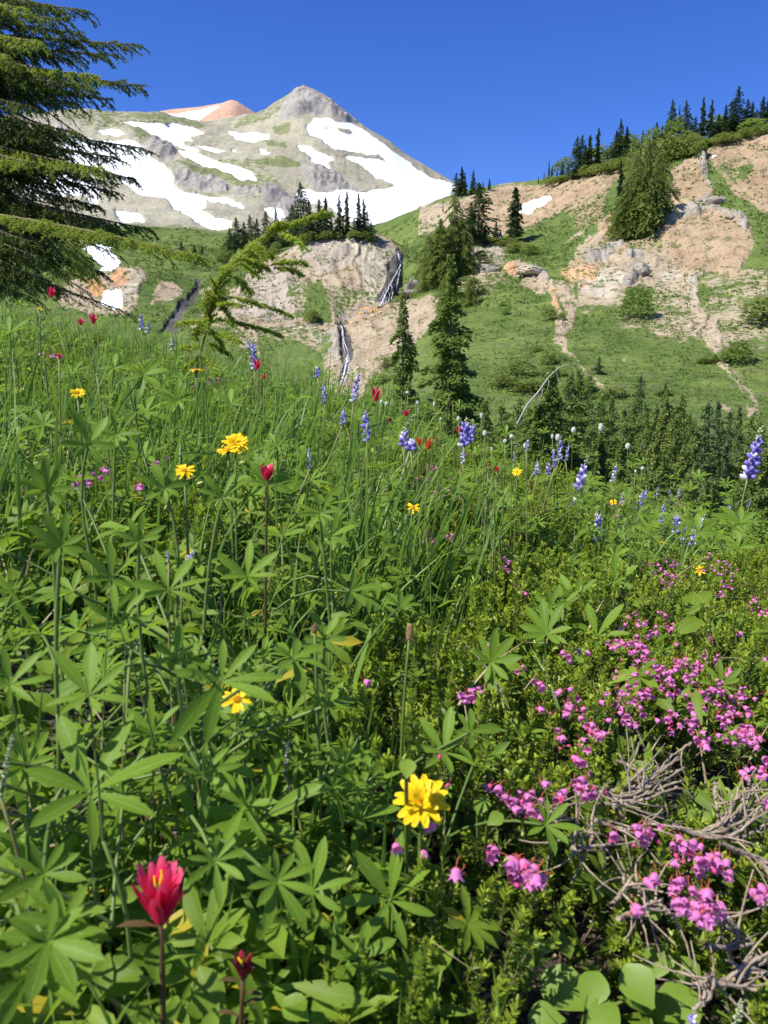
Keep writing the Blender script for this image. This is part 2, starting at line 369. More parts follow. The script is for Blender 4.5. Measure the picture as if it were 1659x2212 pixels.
mtn.Z += fbm(mtn.X/210, mtn.D/210, 3, 4, True)*11*(1-.85*k)*(.35+.65*nos)
mtn.Z += fbm(mtn.X/26, mtn.D/90, 8, 5, True)*2.4*(1-.4*k)*nos
mtn.Z += rk*(fbm(mtn.X/34, mtn.D/60, 9, 5, True)*13+3)*(1-.35*k)*nos
M_MTN = terrain_mat('mountain_ground', [('grass', ((.14, .16, .06), (.22, .235, .11)), .22), ('rock', ((.22, .20, .175), (.37, .34, .29)), .2), ('snow', WHITE, .05)], ((.265, .245, .17), (.385, .355, .25)), .02, 6)
mtn.build('mountain', M_MTN, {'grass': G, 'rock': Rk, 'snow': S})

# ================================================================ near valley, knoll and right hillside
def C(*p): return [tuple(map(float, q)) for q in p]
val = Sheet([
    [(x, 1500, 5) for x in (-700, 2400)], [(x, 1700, 12) for x in (-700, 2400)], [(x, 1560, 22) for x in (-700, 2400)],
    C((-700, 1230, 42), (800, 1230, 42), (1200, 1215, 42), (1700, 1210, 42), (2400, 1210, 42)),
    C((-700, 940, 110), (500, 940, 110), (700, 930, 108), (850, 950, 85), (1000, 965, 72), (1300, 960, 68), (1659, 965, 68), (2400, 965, 68)),
    C((-700, 850, 150), (500, 850, 150), (700, 850, 148), (850, 850, 128), (1000, 850, 102), (1300, 850, 95), (1659, 860, 90), (2400, 850, 90)),
    C((-700, 700, 190), (300, 692, 190), (500, 705, 184), (640, 712, 184), (720, 712, 183), (750, 712, 186), (860, 705, 178), (950, 705, 160), (1300, 700, 138), (1659, 700, 126), (2400, 690, 126)),
    C((-700, 600, 240), (300, 600, 240), (440, 620, 228), (500, 625, 212), (620, 620, 205), (750, 610, 206), (830, 610, 212), (870, 625, 215), (900, 618, 200), (1000, 600, 190), (1200, 590, 176), (1400, 590, 170), (1659, 560, 165), (2400, 520, 165)),
    C((-700, 540, 300), (300, 545, 300), (420, 560, 275), (490, 590, 240), (520, 590, 230), (560, 567, 228), (590, 550, 232), (620, 538, 235), (650, 525, 236), (680, 517, 237), (720, 513, 237), (770, 513, 237), (800, 519, 237), (835, 531, 236), (862, 547, 234), (880, 560, 232), (905, 566, 232), (950, 535, 235), (1000, 520, 232), (1100, 528, 226), (1200, 530, 216), (1300, 480, 208), (1450, 450, 205), (1659, 430, 200), (2400, 370, 200)),
    C((-700, 528, 340), (300, 530, 345), (430, 540, 330), (520, 568, 290), (560, 566, 280), (640, 550, 275), (720, 540, 275), (800, 540, 276), (862, 550, 272), (900, 540, 268), (950, 505, 275), (1000, 495, 270), (1100, 480, 265), (1200, 470, 255), (1300, 410, 245), (1450, 370, 236), (1520, 345, 230), (1659, 340, 228), (2400, 280, 228)),
    C((-700, 505, 460), (200, 503, 460), (300, 500, 460), (400, 503, 460), (480, 508, 455), (560, 512, 440), (700, 510, 420), (800, 498, 400), (850, 480, 390), (880, 466, 380), (905, 456, 372), (940, 441, 366), (975, 428, 360), (1000, 417, 356), (1060, 408, 350), (1150, 396, 340), (1200, 384, 330), (1240, 372, 322), (1290, 362, 312), (1340, 352, 304), (1400, 330, 296), (1450, 318, 290), (1500, 310, 284), (1535, 300, 278), (1560, 292, 274), (1600, 288, 270), (1659, 279, 264), (1900, 240, 260), (2400, 190, 260)),
    C((-700, 530, 540), (500, 530, 530), (800, 540, 480), (1000, 470, 430), (1300, 410, 370), (1659, 340, 330), (2400, 240, 320)),
    C((-700, 640, 620), (800, 640, 560), (1300, 600, 500), (1659, 600, 480), (2400, 600, 480))],
    cols(-60, 1720, 790, (-1.0, 1.0)), [4, 4, 6, 12, 32, 60, 60, 52, 44, 60, 6, 3])
val.t0 = val.t
qx, qy = val.proj(); rx, ry = qx, qy; qx, qy = warp(qx, qy, 1.0)
front = (val.t < 8.3)[:, None]; 
tan = [[(500, 625), (530, 590), (560, 566), (590, 550), (620, 536), (660, 520), (700, 512), (770, 510), (835, 528), (866, 545), (866, 620), (845, 665), (790, 690), (860, 660), (940, 640), (955, 668), (930, 712), (900, 745), (850, 782), (800, 836), (780, 870), (740, 860), (700, 850), (692, 790), (650, 760), (600, 745), (540, 730), (490, 700), (482, 660)],
       z1((300, 960), (430, 925), (500, 895), (600, 888), (645, 915), (600, 1000), (570, 1090), (400, 1090), (250, 1060)), z1((700, 935), (760, 930), (798, 960), (790, 990), (720, 1035), (650, 1055), (670, 990)),
       z2((100, 640), (180, 620), (300, 585), (400, 570), (470, 545), (560, 528), (700, 512), (830, 480), (1000, 440), (1075, 415), (1090, 440), (1000, 520), (950, 560), (850, 612), (700, 682), (610, 722), (560, 742), (470, 765), (400, 780), (250, 680), (110, 672)),
       z2((900, 700), (980, 640), (1010, 650), (1010, 740), (930, 795), (850, 840), (820, 850), (830, 790)), z2((800, 840), (860, 830), (1010, 760), (1180, 720), (1250, 650), (1400, 600), (1500, 610), (1590, 700), (1605, 760), (1560, 850), (1530, 905), (1400, 890), (1350, 930), (1330, 1010), (1290, 1000), (1250, 960), (1150, 965), (950, 985), (850, 975), (800, 930)),
       z2((1225, 480), (1300, 415), (1385, 385), (1415, 470), (1420, 560), (1300, 620), (1235, 610)), z2((1385, 375), (1440, 315), (1560, 310), (1700, 280), (1800, 600), (1659, 650), (1560, 560), (1480, 520), (1430, 440)),
       z2((330, 800), (400, 780), (500, 760), (540, 790), (510, 840), (400, 850)), z2((520, 860), (560, 840), (640, 850), (715, 900), (710, 920), (700, 985), (640, 970), (590, 940), (600, 910), (530, 905)),
       z4((500, 120), (600, 150), (655, 320), (625, 420), (590, 478), (560, 492), (535, 480), (530, 400), (548, 300), (500, 200)), z4((560, 480), (595, 475), (600, 530), (665, 612), (650, 618), (575, 535)), z4((745, 700), (765, 705), (815, 752), (800, 756)), z4((650, 610), (668, 612), (750, 690), (742, 694)),
       z4((1238, 100), (1300, 90), (1300, 260), (1340, 330), (1390, 340), (1400, 400), (1440, 450), (1410, 530), (1450, 580), (1505, 640), (1572, 740), (1603, 860), (1560, 880), (1545, 872), (1550, 800), (1545, 780), (1480, 670), (1440, 620), (1405, 610), (1400, 580), (1412, 560), (1340, 500), (1330, 460), (1250, 455), (1245, 300)),
       z4((1390, 815), (1430, 815), (1470, 850), (1455, 860)), z4((905, 565), (920, 562), (918, 575)), (.05, z4((1080, 170), (1240, 170), (1250, 460), (1190, 490), (1000, 400), (850, 400), (870, 340), (1000, 350), (1080, 300))), (.12, z4((1390, 230), (1659, 350), (1659, 520), (1440, 510), (1390, 340), (1300, 300))),
       (.0, z4((1300, 90), (1659, 90), (1659, 350), (1390, 340))), (.15, z2((1500, 520), (1659, 650), (1659, 760), (1600, 760))), (.1, z2((790, 930), (950, 985), (1310, 1000), (1310, 1050), (1100, 1010), (880, 1060), (800, 1030))), (.08, z2((730, 620), (960, 560), (930, 690), (870, 740), (800, 760), (830, 700))),
       (.12, z1((850, 960), (960, 930), (1050, 1000), (1000, 1150), (820, 1160), (900, 1060))), (.0, [(660, 585), (720, 585), (725, 640), (650, 640)]), (.05, [(500, 715), (640, 715), (700, 760), (760, 850), (640, 850), (560, 800)]), (.05, z2((0, 690), (100, 650), (240, 670), (200, 720), (60, 760))), (.1, z4((0, 0), (270, 30), (270, 130), (150, 240), (0, 200)))]
rockp = [z2((850, 845), (900, 800), (1000, 750), (1045, 760), (985, 800), (900, 855)), z2((1170, 645), (1300, 620), (1390, 560), (1440, 575), (1490, 620), (1540, 650), (1580, 690), (1570, 720), (1500, 660), (1430, 620), (1330, 655), (1200, 700)), z2((1355, 395), (1385, 385), (1415, 470), (1415, 520), (1395, 490), (1365, 450)),
         z2((1010, 930), (1060, 900), (1130, 855), (1160, 890), (1060, 975)), z2((1050, 800), (1110, 790), (1110, 830), (1060, 850)), z2((620, 870), (700, 880), (715, 915), (690, 920), (600, 895)), z3((800, 630), (960, 600), (985, 720), (960, 760), (880, 700)), z3((1150, 460), (1190, 380), (1260, 200), (1310, 200), (1300, 300), (1270, 400), (1240, 450), (1180, 470)),
         z3((1300, 380), (1390, 360), (1400, 380), (1320, 415)), z3((960, 560), (995, 570), (1035, 700), (1030, 800), (985, 890), (950, 890), (985, 780), (960, 650)), z2((480, 760), (500, 750), (510, 790), (490, 790)), (.1, z3((930, 520), (1200, 450), (1260, 470), (1060, 560), (940, 570)))]
orange = [z1((470, 930), (540, 905), (545, 960), (490, 985)), z1((330, 950), (440, 960), (460, 1020), (400, 1020)), z2((520, 865), (560, 850), (570, 890), (530, 905)), z3((940, 560), (1050, 500), (1200, 455), (1265, 455), (1260, 475), (1130, 530), (1020, 575)), (.1, z2((760, 880), (850, 840), (930, 850), (900, 950), (800, 940))), (.1, z4((500, 150), (545, 200), (560, 300), (520, 250)))]
greenp = [z3((800, 345), (875, 345), (890, 440), (935, 565), (770, 560), (785, 470)), z2((1535, 430), (1600, 430), (1590, 480), (1545, 505)), (.0, z2((1440, 420), (1540, 400), (1560, 520), (1450, 500))), z2((1480, 540), (1659, 640), (1659, 780), (1600, 760), (1590, 700), (1530, 620)), z2((1390, 480), (1440, 440), (1500, 540), (1480, 545)), z2((870, 700), (920, 690), (915, 735), (850, 770)), (.0, z2((1020, 720), (1180, 700), (1200, 760), (1060, 800))),
          z2((820, 925), (840, 930), (830, 1000), (810, 960)), z2((620, 795), (690, 800), (640, 830), (600, 820)), [(560, 745), (640, 742), (700, 770), (700, 850), (560, 850)], (.05, [(560, 715), (700, 715), (720, 760), (700, 800), (560, 760)]), (.0, z2((920, 450), (1000, 450), (1000, 500), (950, 520))), (0.0, [(620, 620), (830, 640), (720, 700), (640, 700)]), z4((1440, 560), (1470, 600), (1530, 700), (1580, 820), (1560, 840), (1520, 720), (1470, 650)), z4((545, 200), (570, 260), (600, 330), (580, 380), (560, 300))]
streamp = [z1((848, 905), (872, 908), (862, 980), (830, 1040), (790, 1090), (770, 1180), (690, 1180), (770, 1040), (825, 970)), z3((955, 560), (1000, 568), (1035, 710), (1020, 820), (980, 900), (955, 900), (980, 800), (955, 650)), z3((1150, 460), (1205, 350), (1255, 210), (1280, 180), (1310, 210), (1290, 330), (1275, 400), (1235, 455)), z3((1310, 400), (1390, 375), (1400, 390), (1330, 415))]
snowp = [z1((340, 770), (400, 788), (440, 778), (480, 790), (500, 850), (522, 880), (505, 905), (470, 925), (430, 910), (440, 890), (380, 840)), z1((465, 990), (520, 988), (522, 1065), (480, 1078), (430, 1048), (445, 1040), (438, 1015)), z2((590, 618), (640, 602), (700, 581), (721, 595), (672, 645), (620, 655), (585, 642)), z2((1415, 396), (1447, 396), (1447, 408), (1420, 409))]
T = paint(qx, qy, tan, 7); Rk = paint(qx, qy, rockp, 5); O = paint(qx, qy, orange, 8); G = paint(qx, qy, greenp, 7); ST = paint(qx, qy, streamp, 5); S = paint(qx, qy, snowp, 3)
hid = (val.t > 8.15)[:, None] & (qx > 500) & (qx < 905)
for a in (T, Rk, O, ST): a[hid & (qy < 600)] = np.minimum(a[hid & (qy < 600)], -1)
pale = paint(qx, qy, [z2((1180, 885), (1270, 870), (1292, 915), (1200, 945)), z2((830, 900), (1000, 870), (1060, 930), (980, 985), (850, 970)), z4((1240, 100), (1300, 100), (1300, 250), (1260, 250)), z3((820, 640), (960, 610), (980, 720), (880, 690)), z1((500, 1000), (600, 900), (620, 920), (560, 1060)), z3((1000, 120), (1270, 190), (1200, 440), (1100, 480), (1080, 300))], 14)
pinkp = paint(qx, qy, [[(520, 590), (620, 560), (660, 640), (640, 700), (500, 690)], [(620, 540), (760, 520), (800, 560), (700, 600)], z2((340, 780), (540, 780), (520, 850), (340, 850))], 14)
# relief: gullies that run downhill, broken rock, boulders, a cut for the streams
vis = np.clip((val.t-3.5)/1.5, 0, 1)[:, None]; k = np.clip(1-np.abs(val.t-10)*2.0, 0, 1)[:, None]*.7; tn = np.clip(T+.2, 0, 1); rk = np.clip(Rk+.1, 0, 1)
val.Z += vis*fbm(val.X/42, val.D/60, 21, 4)*2.4*(1-k)*(val.D/230)**1.3
ge = val.A[None]*60+fbm(val.X/30, val.D/30, 33, 3)*.8
val.Z += vis*tn*(1-k)*(fbm(ge*.75+fbm(val.X/12, val.D/12, 71, 3)*1.5, val.D/26, 40, 4, True)*1.0+fbm(val.X/4.2, val.D/5, 44, 4, True)*.5)*(val.D/220)
val.Z += vis*rk*(fbm(val.X/7, val.D/11, 50, 5, True)*2.3+.5)*(val.D/220)
val.Z += vis*(1-tn)*fbm(val.X/3.0, val.D/4.5, 52, 3)*.35*(1-k)
val.Z -= vis*np.clip(ST+.3, 0, 1)*1.0*(val.D/220)
M_VAL = terrain_mat('valley_ground', [('tan', ((.31, .24, .15), (.46, .37, .25)), .26), ('pink', ((.33, .265, .195), (.46, .39, .305)), .2), ('pale', ((.37, .31, .215), (.53, .465, .34)), .2), ('brown', ((.30, .205, .12), (.44, .325, .20)), .15), ('orange', ((.50, .25, .10), (.62, .38, .20)), .3),
     ('rock', ((.22, .19, .15), (.42, .375, .30)), .3), ('grass', ((.085, .13, .028), (.14, .19, .048)), .22), ('stream', ((.045, .04, .035), (.16, .145, .13)), .25), ('snow', WHITE, .05)],
    ((.06, .105, .017), (.165, .215, .05)), .16, 1.1, 1.6, ('orange', 2.6, (.10, .12, .04), (.17, .17, .07)))
brown = np.minimum(paint(qx, qy, [z2((330, 600), (700, 500), (1080, 420), (1240, 470), (1400, 370), (1450, 310), (1800, 270), (1800, 660), (1600, 760), (1540, 910), (1300, 900), (1200, 760), (1000, 800), (900, 700), (600, 760), (330, 700))], 20), T); pinkp = np.minimum(pinkp, T); pale = np.minimum(pale, T)
valley = val.build('valley_terrain', M_VAL, {'tan': T, 'pink': pinkp, 'pale': pale, 'brown': brown, 'orange': O, 'rock': Rk, 'grass': G, 'stream': ST, 'snow': S})
# wide ground sheet under everything, out to the horizon
gm = plainmat('lowland_ground', (.05, .09, .03), (.10, .14, .05), .01, .95, 0)
i = np.linspace(-9000, 9000, 13); gx, gy = np.meshgrid(i, i); ii = np.arange(169).reshape(13, 13)
tag(obj('ground', mkmesh('ground', np.stack([gx, gy, gx*0-55], -1).reshape(-1, 3), np.stack([ii[:-1, :-1], ii[:-1, 1:], ii[1:, 1:], ii[1:, :-1]], -1).reshape(-1, 4), gm)), kind='structure')

# waterfalls: strands of white water following the slope
m, n, out = nodes('white_water'); f = nz(n, .9, 6, .7)
b = n.nodes.new('ShaderNodeBsdfPrincipled'); n.links.new(mx(n, rng(n, f, .35, .55), (.22, .22, .22), (.72, .75, .78)), b.inputs['Base Color']); b.inputs['Roughness'].default_value = .35
n.links.new(b.outputs[0], out.inputs['Surface']); M_WAT = m
def water(name, strands):
    mb = MB()
    for pts, wd in strands:
        pts = np.array(pts, float); s = np.linspace(0, len(pts)-1, len(pts)*7); X = np.interp(s, range(len(pts)), pts[:, 0])+RNG.normal(0, .7, len(s)); Y = np.interp(s, range(len(pts)), pts[:, 1])
        w3 = np.array([val.hit(a, b_) for a, b_ in zip(X, Y)]); w3[:, 1] -= .25; w3[:, 2] += .25
        wd_ = wd*w3[:, 1]/F*.25*(.6+.9*RNG.random(len(s))); 
        c = w3[None]; W = np.zeros_like(c); W[0, :, 0] = wd_; Fo = np.zeros_like(c); Fo[0, :, 1] = .25*wd_; Fo[0, :, 2] = -.12*wd_
        mb.add(*strips(c, W, Fo))
    return tag(obj(name, mb.mesh(name, M_WAT)), kind='structure')
water('waterfall', [(z3((1275, 185), (1290, 240), (1262, 300), (1235, 350), (1205, 410), (1180, 465)), 3.2), (z3((1290, 240), (1275, 320), (1268, 390)), 2.2), (z3((1235, 350), (1250, 380), (1240, 430)), 1.8), (z3((1215, 370), (1230, 400), (1225, 445)), 1.3), (z3((1280, 190), (1305, 240)), 1.5),
                    (z3((1205, 400), (1200, 430), (1195, 460)), 1.5), (z3((1262, 300), (1240, 330), (1205, 380), (1180, 430)), 1.3)])
water('waterfall', [(z3((975, 562), (982, 600), (985, 625)), 4.5), (z3((985, 625), (1000, 680), (1016, 720)), 2.4), (z3((985, 625), (985, 670), (1000, 720)), 1.7), (z3((1012, 720), (1000, 780), (985, 840), (965, 890)), 6.0), (z3((1012, 720), (1018, 780), (1005, 830), (985, 880)), 2.2), (z3((1000, 740), (975, 800), (970, 860)), 2.0)])
# ================================================================ rocks
M_ROCK = plainmat('grey_rock', (.20, .175, .14), (.42, .37, .29), 1.2, .9, .8)
M_PROCK = plainmat('pale_rock', (.36, .29, .20), (.54, .46, .34), 1.5, .9, .7)
M_OROCK = plainmat('orange_rock', (.50, .26, .11), (.66, .46, .28), 1.2, .9, .7)
def rock_mesh(name, seed, sx, sy, sz, mat, res=17):
    V, Q, UV = ell((0, 0, 0), (1, 1, 1), res*2, res); r = np.random.default_rng(seed)
    n = norm(V); d = 1+.28*fbm(n[:, 0]*1.7+seed, n[:, 1]*1.7+n[:, 2]*1.3, seed, 3)+.22*fbm(n[:, 0]*4+n[:, 2]*3, n[:, 1]*4+seed-n[:, 2]*2, seed+3, 4, True)
    for i in range(9):
        p = norm(r.normal(size=3)); h = r.uniform(.62, .9); k = (n@p)*d; d = np.where(k > h, d*h/np.maximum(k, 1e-6)*.85+d*.15, d)
    return mkmesh(name, n*d[:, None]*np.array([sx, sy, sz]), Q, mat, UV, None, False)
ORD = 'first second third fourth fifth sixth seventh eighth ninth tenth eleventh twelfth thirteenth fourteenth fifteenth sixteenth seventeenth eighteenth nineteenth twentieth'.split()
def ordn(i):
    if i < 20: return ORD[i]
    t = ['', '', 'twenty', 'thirty', 'forty', 'fifty', 'sixty', 'seventy', 'eighty', 'ninety'][(i+1)//10]; u = (i+1) % 10
    return t.replace('ty', 'tieth') if u == 0 else t+'-'+ORD[u-1]
def outcrop(px, py, wpx, hpx, seed, mat, label, group=None, deep=1.0):
    w = val.hit(px, py); s = w[1]/F
    o = obj('rock_outcrop', rock_mesh('rock_outcrop', seed, wpx*.46*s, wpx*.4*s*deep, hpx*.42*s, mat), loc=(w[0], w[1]+wpx*.16*s, w[2]-hpx*.08*s))
    tag(o, label, 'rock', group)
outcrop(1045, 583, 78, 44, 1, M_ROCK, 'dark grey rounded rock outcrop just left of the orange rock knob')
outcrop(1105, 578, 36, 34, 2, M_OROCK, 'orange rock knob at the left end of the small cliff band')
outcrop(1150, 582, 70, 30, 3, M_PROCK, 'long low tan cliff band above the dirt gully')
outcrop(1292, 540, 74, 24, 4, M_ROCK, 'grey slanting slab of rock below the bushy cedar clump')
outcrop(1545, 437, 60, 34, 5, M_ROCK, 'pale grey crag on the crest of the brown eroded slope')
outcrop(1585, 468, 34, 20, 7, M_ROCK, 'grey broken crag stepping down to the right of the brown slope')
outcrop(1523, 372, 14, 60, 8, M_ROCK, 'thin upright grey rock rib below the snow speck on the ridge')
outcrop(1465, 588, 42, 20, 9, M_PROCK, 'white pale boulder mass low on the brown eroded slope')
outcrop(1385, 588, 46, 26, 10, M_ROCK, 'grey rough outcrop left of the white pale boulder mass')
outcrop(893, 632, 70, 18, 12, M_ROCK, 'dark undercut rock ledge just right of the upper waterfall')
rs = [(622, 708, 13), (636, 712, 10), (650, 709, 14), (664, 711, 11), (679, 709, 13), (694, 713, 9), (706, 711, 10), (718, 703, 9), (760, 700, 14), (748, 706, 11), (775, 694, 10), (790, 690, 12), (806, 682, 12), (822, 674, 10), (838, 664, 12)]
for i, (x, y, s_) in enumerate(rs):
    outcrop(x, y, s_+5, s_+1, 20+i, M_OROCK if i > 9 else M_PROCK, '%s boulder, %s from the left in the row below the knoll' % ('orange' if i > 9 else 'pale tan', ordn(i)), 'boulders in a row below the knoll')

# ================================================================ conifers
M_BARK = plainmat('bark', (.10, .075, .055), (.24, .20, .16), 9, .9, .6)
M_DEAD = plainmat('bleached_wood', (.36, .32, .27), (.58, .53, .47), 30, .85, .5)
def folmat(name, a, b_, tr=.22, tip=None): return leafmat(name, a, b_, tr, tuple(min(1, x*2.2) for x in b_), .55, .3, tip=tip, tipfrom=.45)
M_FIR = folmat('fir_foliage', (.026, .048, .018), (.075, .12, .034))
M_HEM = folmat('hemlock_foliage', (.075, .115, .022), (.19, .26, .05), .34)
M_CED = folmat('cedar_foliage', (.10, .135, .028), (.21, .26, .055), .32)
M_BLUE = folmat('silver_fir_foliage', (.06, .095, .03), (.13, .185, .055), .28)
def fol_cards(B, D, L, wd, up=None, rs=None):
    """flat tapering leaf sprays: base B, direction D, length L, half width wd"""
    n = len(B)
    r = rs.normal(size=(n, 3)); W = norm(np.cross(D, r+np.array([0, 0, 1.6])))
    mid = B+D*(L*.45)[:, None]; dz = np.zeros((n, 3)); dz[:, 2] = L*.16; w_ = W*wd[:, None]*1.15
    V = np.stack([B, mid-w_-dz*.3, B+D*L[:, None]-dz, mid+w_-dz*.3], 1).reshape(-1, 3); Q = np.arange(n*4).reshape(n, 4)
    return V, Q, np.tile([[.5, 0], [0, .5], [.5, 1], [1, .5]], (n, 1))
def conifer(name, seed, R=.2, nb=70, per=26, mat=None, droop=.25, cl=.05, cw=.012, bare=.06, power=.85, irr=.35, lead=.06, tufted=0.0, lean=0):
    """unit-height tree: (trunk mesh, crown mesh)"""
    r = np.random.default_rng(seed); t = bare+(1-bare-.01)*(np.arange(nb)+r.random(nb))/nb
    az = r.random(nb)*2*np.pi; rad = R*(1-t)**power*(1-irr+irr*2*r.random(nb)); rad = np.maximum(rad, .012)
    if tufted: rad *= (1-tufted*(.5+.5*np.sin(t*21+seed)))
    rad *= 1+.25*np.sin(az*2+seed)
    low = .75+.25*np.clip((t-bare)/.12, 0, 1); rad *= low
    npc = np.maximum(4, (per*rad/R*1.25).astype(int)); bi = np.repeat(np.arange(nb), npc); n = len(bi)
    s = r.random(n)**.65; dr = np.stack([np.cos(az), np.sin(az), np.zeros(nb)], 1)[bi]; side = np.stack([-dr[:, 1], dr[:, 0], dr[:, 2]], 1)
    Rb = rad[bi]; lat = (r.random(n)-.5)*2
    up = .35-.9*(1-t[bi])*0.5
    B = dr*(s*Rb)[:, None]+side*(lat*Rb*.42*(1-s*.75))[:, None]
    B[:, 2] = t[bi]+Rb*s*.18-droop*Rb*s*s*2.2+r.normal(0, .006, n)
    D = norm(dr*(.8+.3*r.random(n))[:, None]+side*(lat*.9+r.normal(0, .25, n))[:, None]+np.stack([0*s, 0*s, -droop*1.3*s+.05+r.normal(0, .22, n)], 1))
    L = cl*(.6+.8*r.random(n))*np.clip(.35+Rb/R, .35, 1.1); wd = cw*(.6+.8*r.random(n))
    V, Q, UV = fol_cards(B, D, L, wd, rs=r)
    ni = nb*14; ti = bare+(.97-bare)*r.random(ni); ai = r.random(ni)*6.283; ri = R*.36*(1-ti)**power*np.sqrt(r.random(ni)); Bi = np.stack([np.cos(ai)*ri, np.sin(ai)*ri, ti], 1)
    Vi, Qi, Ui = fol_cards(Bi, norm(np.stack([np.cos(ai), np.sin(ai), r.normal(0, .5, ni)], 1)), np.full(ni, cl*1.0)*(.4+.6*(1-ti)), np.full(ni, cw*1.1), rs=r)
    m2 = max(12, int(nb*.4)); tt = 1-lead*1.4*r.random(m2); a2 = r.random(m2)*6.283; D2 = norm(np.stack([np.cos(a2)*.6, np.sin(a2)*.6, .6+0*a2], 1)); B2 = np.stack([0*tt, 0*tt, tt-.02], 1)
    V2, Q2, U2 = fol_cards(B2, D2, np.full(m2, cl*.5), np.full(m2, cw*.6), rs=r)
    mb = MB().add(V, Q, UV).add(V2, Q2, U2).add(Vi, Qi, Ui)
    z = np.linspace(-.03, .985, 9); tr = MB().add(*tube(np.stack([lean*np.sin(z*3), 0*z, z], 1), .010*(1-z*.93)+.0008, 6))
    pick = np.where(rad > R*.3)[0][::3]
    for i in pick[:26]:
        e = np.array([np.cos(az[i])*rad[i]*.8, np.sin(az[i])*rad[i]*.8, t[i]+rad[i]*.1-droop*rad[i]*.9])
        tr.add(*tube(bez((0, 0, t[i]), (e[0]*.5, e[1]*.5, t[i]+.03*rad[i]), e, 4), [.0035, .003, .002, .001], 4, False))
    return tr.mesh('trunk', M_BARK), mb.mesh('crown', mat)
BIGF = [conifer('fir', 100+i, .17+.03*i, 210, 150, M_FIR, .15, .022, .0034, .03, .8, .35) for i in range(2)]
HEMB = [conifer('hemlock', 120+i, [.19, .22, .19][i], [100, 170, 110][i], [230, 250, 170][i], M_HEM, [.35, .16, .12][i], .022, .0042, .04, .82, .32, tufted=[.4, .28, .1][i]) for i in range(3)]
SMALLF = [conifer('spire', 140+i, [.16, .22, .27, .17, .29, .10][i], 80, 70, M_FIR, .2, .034, .0085, [.12, .05, .03, .2, .02, .1][i], .75, [.4, .3, .35, .5, .35, .5][i], tufted=[.3, 0, .1, .4, 0, .3][i]) for i in range(6)]
GREENF = [conifer('green_fir', 160+i, [.22, .28, .18][i], 90, 110, M_HEM, .15, .024, .0048, .01, .7, .35) for i in range(3)]
CEDS = [conifer('cedar', 170+i, [.26, .33, .22, .38][i], 130, 150, M_CED, .35, .026, .0055, .0, [.5, .45, .6, .5][i], .3) for i in range(4)]
BLUES = [conifer('silver_fir', 180+i, .19+.02*i, 100, 90, M_BLUE, .12, .024, .0055, .0, .8, .18) for i in range(2)]
def shrub(name, seed, mat, n=900):
    """dome of small sprays on a few leaders, unit height, radius about .45"""
    r = np.random.default_rng(seed); k = r.integers(3, 6); cx = r.normal(0, .17, (k, 2)); hh = .55+.45*r.random(k); hh[0] = 1; i = r.integers(0, k, n)
    a = r.random(n)*6.283; v = r.random(n)**.8; rr = .27*np.sqrt(np.clip(1-v**1.6, 0.02, 1))*(.6+.45*r.random(n))
    B = np.stack([cx[i, 0]*(1-.3*v)+np.cos(a)*rr, cx[i, 1]*(1-.3*v)+np.sin(a)*rr, v*hh[i]*.93], 1)
    D = norm(np.stack([np.cos(a)*.7, np.sin(a)*.7, .45+r.normal(0, .4, n)], 1)+r.normal(0, .3, (n, 3)))
    V, Q, UV = fol_cards(B, D, .10*(.6+.8*r.random(n)), .018*(.6+.8*r.random(n)), rs=r)
    return None, MB().add(V, Q, UV).mesh('crown', mat)
LOWB = [shrub('shrub', 190+i, [M_CED, M_HEM][i % 2]) for i in range(6)]
def place_tree(kind, px, top, base, meshes, label, cat, group=None, d=None, mirror=False, rz=None, wid=1.0):
    if d is None: w = val.hit(px, base)
    else:
        q = P(px, top, d); w = np.array([q[0], q[1], float(val.z(q[0], q[1]))])
    H = P(px, top, w[1])[2]-w[2]
    t = thing(kind, label, cat, w, group, (H*wid, H*wid, H), RNG.random()*6.28 if rz is None else rz)
    obj('trunk', meshes[0], t); obj('crown', meshes[1], t); return t
def grove(spec, kind, look, where, cat, group):
    """spec [(px, top, base or (None, d), meshes, width)] -> labels by place in the row"""
    spec = sorted(spec, key=lambda s: s[0]); n = len(spec)
    for i, (px, top, base, ms, wd) in enumerate(spec):
        pos = 'leftmost' if i == 0 else 'rightmost' if i == n-1 else ordn(i)+' from the left'
        h = (base-top) if not isinstance(base, tuple) else 90
        lab = '%s %s, %s %s' % ('tall' if h > 62 else 'short' if h < 34 else 'middling', look, pos, where)
        place_tree(kind, px, top, None if isinstance(base, tuple) else base, ms, lab, cat, group, base[1] if isinstance(base, tuple) else None, wid=wd)
S_ = SMALLF
